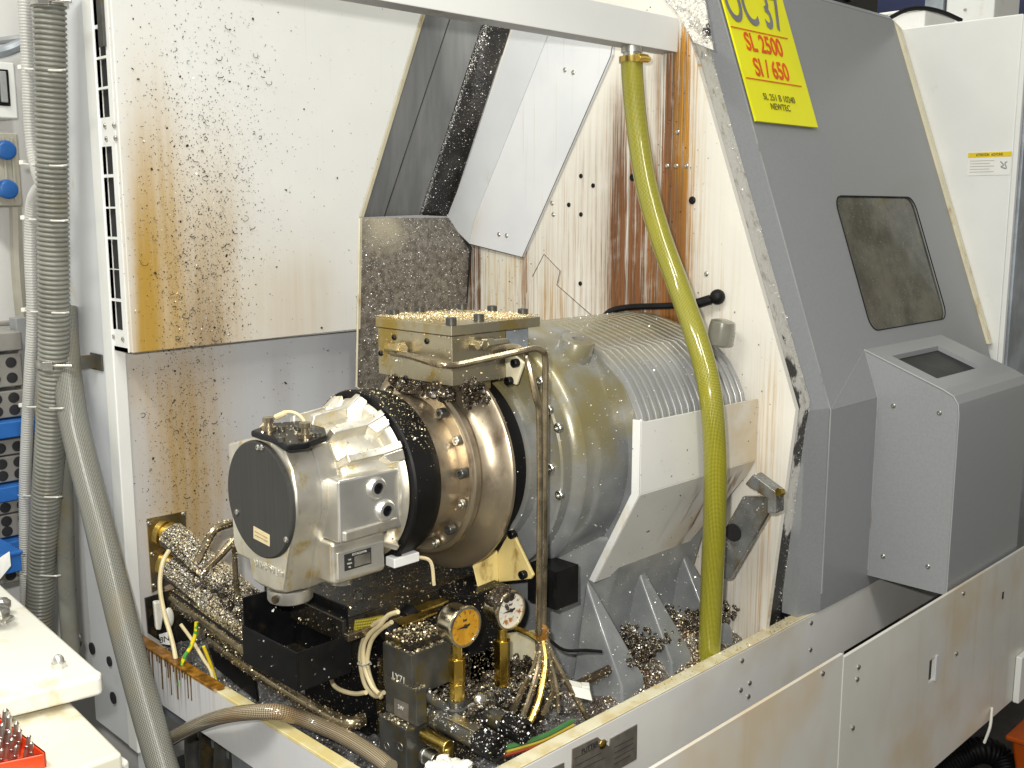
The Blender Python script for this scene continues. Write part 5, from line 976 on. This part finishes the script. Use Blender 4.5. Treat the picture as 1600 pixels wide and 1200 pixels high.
solo('crumpled_foil', rg, M['zinc'], 'crumpled silvery foil on the bench at the left edge', 'foil', smooth=0)
tr = thing('red_tray', 'red plastic tray of drill bits on the bench ledge', 'tray', P(0, 1190, Z=ZL))
zt_ = ZL + .022
T1, T2, T3 = P(18, 1138, Z=zt_), P(67, 1176, Z=zt_), P(0, 1190, Z=zt_)
du = (T2 - T1).normalized(); dv = (T3 - T2).normalized(); O = T2
def trq(a, b, w=.004): 
    d = (b - a).normalized(); nn = V(0, 0, 1).cross(d) * w
    return [V(a.x, a.y, ZL + .001), V(b.x, b.y, ZL + .001), V(b.x + nn.x, b.y + nn.y, ZL + .001), V(a.x + nn.x, a.y + nn.y, ZL + .001)]
far = T1 - du * .12; left = T2 + dv * .20
part('tray_wall', MB().prism(trq(far, T2), (0, 0, .021)), M['red'], tr, .002); part('tray_wall', MB().prism(trq(T2 + dv * -.001, left), (0, 0, .021)), M['red'], tr, .002)
part('tray_base', MB().prism([V(p.x, p.y, ZL + .001) for p in (far, T2, left, left + far - T2)], (0, 0, .003)), M['red'], tr)
dbm = MB().lathe([(0, .0066), (.040, .0066), (.041, .0058), (.066, .0058), (.071, .001)], (0, 0, 0), (0, 0, 1), 10).mesh('drill_bit'); dbm.materials.append(M['zinc'])
idx = 0
for i in range(5):
    for k in range(6):
        p = T2 + dv * (.012 + .0165 * i + random.uniform(-.002, .002)) - du * (.012 + .0155 * k); p = V(p.x, p.y, ZL + .004)
        o = bpy.data.objects.new('drill_bit', dbm); COL.objects.link(o); o.matrix_world = Matrix.Translation(p) @ axis_rot((random.uniform(.1, .3), random.uniform(-.05, .1), 1)).to_4x4() @ Matrix.Scale(.42 + .05 * k, 4)
        tag(o, 'grey steel drill bit standing in the red tray', 'drill bit', 'drill bits in the red tray')
# ================================================================ bottom right: floor things
blk = catmull([P(1425, 1262, Z=.05), P(1455, 1222, Z=.06), P(1495, 1186, Z=.09), P(1535, 1172, Z=.11), P(1566, 1186, Z=.09), P(1580, 1222, Z=.06), P(1590, 1262, Z=.05)], 8)
corr('black_floor_hose', blk, .036, .012, .10, M['rubber'], 'black ribbed hose looping on the floor in the bottom right corner', 'hose', 18)
oc = P(1574, 1150, Z=.22); ob = thing('orange_tub', 'orange plastic tub on the floor at the bottom right edge', 'tub', (oc.x + .1, oc.y, 0))
part('tub_wall', MB().rings([[V(oc.x + .02 + w, oc.y - .30 + w, z), V(oc.x + .4, oc.y - .30 + w, z), V(oc.x + .4, oc.y + .0 - w, z), V(oc.x + .02 + w, oc.y + .0 - w, z)] for z, w in ((0, .03), (.20, .0))]), M['orange'], ob, .012)
part('tub_rim', MB().box((oc.x + .012, oc.y - .31, .2005), (oc.x + .42, oc.y + .01, .215)), M['orange'], ob, .005)
pipe('thin_strap', [P(1550, 1106, Y=.80), P(1547, 1135, Y=.785), P(1538, 1160, Y=.77)], .003, M['tie'], 'thin pale strap hanging from the lower panel edge', 'strap', None, 6, 4)
# ================================================================ CHIPS (uncountable)
def tris_of(objs):
    T = []
    for o in objs:
        me = o.data; me.calc_loop_triangles(); M4 = np.array(o.matrix_basis if o.parent else o.matrix_world)
        v = np.empty(len(me.vertices) * 3); me.vertices.foreach_get('co', v); v = v.reshape(-1, 3) @ M4[:3, :3].T + M4[:3, 3]
        t = np.empty(len(me.loop_triangles) * 3, dtype=np.int32); me.loop_triangles.foreach_get('vertices', t); T.append(v[t.reshape(-1, 3)])
    return np.concatenate(T)
def kids(root, *names): return [c for c in root.children_recursive if c.type == 'MESH' and (not names or c.name.split('.')[0] in names)]
def scatter(name, objs, n, size, mat, label, cat='metal chips', mask=None, upmin=None, lift=.0008, tilt=.6, facing=True, toward=None):
    T = tris_of(objs); a, b, c = T[:, 0], T[:, 1], T[:, 2]; nr = np.cross(b - a, c - a); ar = np.linalg.norm(nr, axis=1); nr = nr / np.maximum(ar, 1e-12)[:, None]
    if toward is not None: nr = nr * np.sign(nr @ np.array(toward) + 1e-9)[:, None]; facing = False
    view = np.array(EYE) - T.mean(1); w = ar.copy()
    if facing: w *= (np.einsum('ij,ij->i', nr, view) > 0)
    if upmin is not None: w *= np.clip((nr[:, 2] - upmin) * 3, 0, 1)
    if w.sum() <= 0: return
    k = RNG.choice(len(T), size=n * (6 if mask else 1), p=w / w.sum()); r1, r2 = RNG.random(len(k)), RNG.random(len(k)); s = np.sqrt(r1)
    p = (1 - s)[:, None] * a[k] + (s * (1 - r2))[:, None] * b[k] + (s * r2)[:, None] * c[k]; nn = nr[k]
    if mask is not None:
        keep = RNG.random(len(k)) < mask(p); p, nn = p[keep][:n], nn[keep][:n]
    m = len(p); base_n = nn.copy(); nn = nn + RNG.normal(0, tilt, (m, 3)); nn /= np.linalg.norm(nn, axis=1)[:, None]
    h = RNG.normal(0, 1, (m, 3)); u = np.cross(nn, h); u /= np.linalg.norm(u, axis=1)[:, None]; v = np.cross(nn, u)
    sz = size[0] + (size[1] - size[0]) * RNG.random(m) ** 2.5; asp = .35 + .65 * RNG.random(m); p = p + base_n * (lift + sz * .35)[:, None]
    su, sv = (u * sz[:, None]), (v * (sz * asp)[:, None])
    q = np.stack([p - su - sv * .6, p + su * .7 - sv, p + su + sv * .7, p - su * .5 + sv], 1).reshape(-1, 3)
    f = np.arange(m * 4).reshape(-1, 4)
    me = bpy.data.meshes.new(name); me.from_pydata(q.tolist(), [], f.tolist()); me.update(); me.materials.append(mat)
    o = bpy.data.objects.new(name, me); COL.objects.link(o); return tag(o, label, cat, kind='stuff')
def g2(p, u, v, ax, val, ru, rv):      # soft elliptical spot round a pixel position on a plane
    kw = {ax: val}; c = P(u, v, **kw); e = P(u + ru, v, **kw); f = P(u, v + rv, **kw); i = 1 if ax == 'X' else 0
    return np.exp(-((p[:, i] - c[i]) / abs(e[i] - c[i])) ** 2 - ((p[:, 2] - c[2]) / abs(f.z - c[2])) ** 2)
S = (.0005, .0016)
scatter('tray_chips', [tray], 52000, (.0004, .0018), M['chip'], 'glittering metal chips covering the wet tray floor', toward=(0, 0, 1))
scatter('tray_chips', [tray], 22000, (.0004, .0018), M['chip_gold'], 'brownish metal chips heaped beside the housing feet', toward=(0, 0, 1), mask=lambda p: np.exp(-((p[:, 0] - 1.52) / .25) ** 2 - ((p[:, 1] - 1.1) / .12) ** 2))
scatter('housing_chips', kids(hou, 'flange', 'body', 'fin', 'rib_core', 'lifting_boss'), 5200, (.0005, .0019), M['chip'], 'tiny bright chips sprinkled over the spindle housing')
scatter('housing_chips', kids(hou, 'pedestal', 'gusset', 'mounting_foot', 'end_bracket', 'bracket_web'), 3600, (.0005, .0019), M['chip'], 'bright chips on the housing feet')
scatter('drum_chips', kids(dr, 'front_ring', 'rear_ring', 'drum_body', 'flange_disc'), 500, S, M['chip_gold'], 'golden chips stuck on the drum and rings', upmin=-.2)
scatter('ring_chips', kids(dr, 'front_ring'), 450, (.0005, .0018), M['chip_gold'], 'golden chips along the top of the front black ring', upmin=.35)
scatter('actuator_chips', kids(act, 'neck', 'rib', 'web', 'neck_flange', 'top_plate'), 700, (.0006, .002), M['chip_gold'], 'golden chips lying between the actuator ribs', upmin=.1)
scatter('bin_chips', kids(bn), 60, (.0009, .0022), M['chip'], 'few chips on the black bin')
scatter('lid_chips', [lid], 8000, (.0005, .0020), M['chip_gold'], 'heap of golden chips on the block lid', upmin=.5, mask=lambda p: np.clip(np.exp(-((p[:, 0] + p[:, 1] - 2.455) / .075) ** 2) * 1.2, .04, 1), lift=.002, tilt=.9)
scatter('block_chips', kids(bk, 'block_body', 'saddle', 'lid_bracket'), 700, (.0006, .002), M['chip_gold'], 'golden chips on the steel block sides')
scatter('chute_chips', [low], 7500, (.0004, .0014), M['chip'], 'sparkling chips stuck over the lower chute sheet')
def ridge_mask(p):
    c0, c1 = C1, C2; t = (p[:, 2] - c0.z) / (c1.z - c0.z); xx = c0.x + (c1.x - c0.x) * t; d = p[:, 0] - xx - .007
    return np.clip(np.exp(-(d / .006) ** 2) + .06, 0, 1)
scatter('chute_ridge_chips', [black_strip], 3600, (.0004, .0015), M['chip'], 'ridge of chips along the black chute strip', mask=ridge_mask, toward=(-.5, -1, .1))
scatter('beam_chips', kids(sh), 3200, (.0006, .002), M['chip_gold'], 'chips strewn over the dark carriage beam', upmin=-.3)
scatter('manifold_chips', kids(hb), 12000, (.0004, .0017), M['chip_gold'], 'chips strewn over the manifold', upmin=-.3)
scatter('valve_chips', kids(va, 'valve_body', 'valve_foot', 'valve_top_plate') + kids(vl, 'block'), 1500, (.0007, .0026), M['chip_gold'], 'golden chips on the valve blocks', upmin=.2)
sols = [o for o in bpy.data.objects if o.name.startswith('solenoid') or o.name.startswith('pipe_')]
scatter('solenoid_chips', sum([kids(o, 'barrel', 'riser', 'arm', 'knurled_cap', 'inlet') for o in sols], []), 900, (.0007, .0022), M['chip'], 'chips on the solenoids and pipe fittings', upmin=-.2)
scatter('conduit_chips', [cd1, cd2], 14000, (.0004, .0015), M['chip'], 'thick coat of chips on the conduits', upmin=-.1, lift=.002, tilt=.9)
scatter('conduit_chips', [cd1, cd2] + kids(rl, 'trough_rail'), 20000, (.0004, .0015), M['chip_gold'], 'golden chips among the conduit chips', upmin=-.1, lift=.003, tilt=.9)
lines = [o for o in bpy.data.objects if o.name.split('.')[0] in ('thin_oil_line', 'crusted_pipe', 'tube_joint', 'grey_tray_pipe', 'thin_steel_pipe')]
scatter('line_chips', lines, 1800, (.0007, .0024), M['chip_gold'], 'chips stuck on the thin oil lines and pipes')
ch = [o for o in bpy.data.objects if o.name == 'clear_hose']
scatter('hose_chips', ch, 900, (.0006, .0022), M['chip'], 'chips stuck on the clear hose', upmin=.2)
scatter('rim_chips', [frim], 500, (.0006, .002), M['chip_gold'], 'chips along the front rim', upmin=.8, mask=lambda p: np.clip((p[:, 0] - 1.2) / .6, 0, 1) * (p[:, 0] < 1.9))
scatter('ledge_chips', [deck], 1300, (.0007, .0026), M['chip'], 'chips heaped on the ledge by the beam end', toward=(-1, 0, 0))
scatter('jamb_chips', [jamb], 1400, (.0006, .002), M['chip'], 'chips stuck along the dirty door jamb', mask=lambda p: np.clip((p[:, 0] - 1.76) / .05, .05, 1))
scatter('guard_chips', kids(gd), 120, (.0006, .0018), M['curl'], 'dark specks on the white guard plate')
# dark specks and curls stuck on the cover and back panels
def cover_mask(p): return np.clip(g2(p, 318, 470, 'Y', YC, 42, 130) * 1.3 + .5 * g2(p, 322, 330, 'Y', YC, 62, 170) + .35 * g2(p, 330, 200, 'Y', YC, 85, 200) + .2 * g2(p, 260, 430, 'Y', YC, 60, 200) + .015, 0, 1)
def back_mask(p): return np.clip(g2(p, 285, 640, 'Y', YB, 50, 170) + .12 * g2(p, 445, 600, 'Y', YB, 22, 70) + .25 * g2(p, 290, 800, 'Y', YB, 60, 80) + .012, 0, 1)
scatter('cover_specks', [cov], 6500, (.0003, .0015), M['curl'], 'dark specks of swarf stuck on the stained cover', mask=cover_mask, tilt=.25)
scatter('cover_glints', [cov], 420, (.0005, .0016), M['chip'], 'bright specks of swarf on the stained cover', mask=cover_mask)
scatter('back_specks', [back], 7000, (.0003, .0015), M['curl'], 'dark specks of swarf stuck on the back panel', mask=back_mask, tilt=.25)
scatter('wall_specks', [wall], 700, (.0006, .002), M['curl'], 'dark specks on the rusty end wall', mask=lambda p: np.clip(g2(p, 1050, 200, 'X', XW, 40, 200) + g2(p, 770, 440, 'X', XW, 60, 70) + g2(p, 1150, 560, 'X', XW, 50, 90) * .8, 0, 1))
scatter('wall_glints', [wall], 350, (.0006, .0018), M['chip_gold'], 'oily glints on the rusty streaks', mask=lambda p: np.clip(g2(p, 1062, 150, 'X', XW, 16, 160) + g2(p, 980, 400, 'X', XW, 16, 160) * .3, 0, 1))
cm = MB()
for plane, msk, N_ in ((YC, cover_mask, 70), (YB, back_mask, 22)):
    cnt = 0
    while cnt < N_:
        u, v = random.uniform(215, 420), random.uniform(20, 545) if plane == YC else random.uniform(560, 820); c = P(u, v, Y=plane)
        if random.random() > float(msk(np.array([[c.x, c.y, c.z]]))[0]) + .03: continue
        cnt += 1; r = random.uniform(.002, .007); a0 = random.uniform(0, 6.3); sw_ = random.uniform(1.5, 4.8); y = plane - .0012; el = random.uniform(.5, 1.0)
        cm.tube([V(c.x + r * math.cos(a0 + sw_ * i / 6), y - .0006 * i, c.z + r * el * math.sin(a0 + sw_ * i / 6)) for i in range(7)], random.uniform(.0004, .0008), 4)
scatter('panel_flecks', [cov], 130, (.0010, .0034), M['curl'], 'larger dark flecks on the stained cover', mask=cover_mask, tilt=.3)
scatter('panel_flecks', [back], 110, (.0010, .0034), M['curl'], 'larger dark flecks on the back panel', mask=back_mask, tilt=.3)
me = cm.mesh('panel_curls'); o = link('panel_curls', me, M['curl']); tag(o, 'dark curled shavings stuck on the stained panels', 'shavings', kind='stuff')
# crusted gunk by the block
gk = MB()
for i in range(60):
    t = random.random(); gk.lump(V(1.066 + random.uniform(-.008, .01), 1.20 + t * .15, 1.273 - abs(t - .5) * .01 + random.uniform(-.010, .010)), random.uniform(.004, .008), random.uniform(.004, .009), random.uniform(.003, .008), .35)
for i in range(26): gk.lump(V(1.10 + random.uniform(-.012, .035), 1.192 + random.uniform(-.004, .01), 1.262 + random.uniform(-.016, .026)), random.uniform(.004, .008), .006, random.uniform(.004, .008), .35)
go = link('block_gunk', gk.mesh('block_gunk'), M['gunk']); tag(go, 'black oily swarf gunk crusted under the steel block', 'gunk', kind='stuff')
scatter('gunk_glints', [go], 900, (.0005, .0018), M['chip_gold'], 'glints on the oily gunk')
# sludge lumps between the manifold parts
lm = MB()
for i in range(420):
    x, y = random.uniform(1.0, 1.22), random.uniform(1.10, 1.30); lm.lump(V(x, y, random.uniform(.765, .80)), random.uniform(.003, .010), random.uniform(.003, .010), random.uniform(.003, .008), .35)
for i in range(520):
    x, y = random.uniform(1.34, 1.69), random.uniform(1.06, 1.16); lm.lump(V(x, y, random.uniform(.772, .797)), random.uniform(.0025, .007), random.uniform(.0025, .007), random.uniform(.002, .006), .4)
for i in range(90):
    t = random.random(); c = P(330 + 70 * t, 905 + 55 * t, Y=1.72 - .18 * t); lm.lump(c + V(random.uniform(-.03, .03), 0, random.uniform(-.015, .015)), random.uniform(.006, .014), random.uniform(.006, .012), random.uniform(.005, .010), .35)
lo_ = link('swarf_sludge', lm.mesh('swarf_sludge'), M['gunk']); tag(lo_, 'oily swarf sludge lying between the hydraulic parts', 'sludge', kind='stuff')
scatter('sludge_glints', [lo_], 15000, (.0004, .0017), M['chip_gold'], 'golden glinting chips on the sludge', upmin=-.3)
scatter('sludge_glints', [lo_], 8000, (.0004, .0017), M['chip'], 'silver glinting chips on the sludge', upmin=-.3)
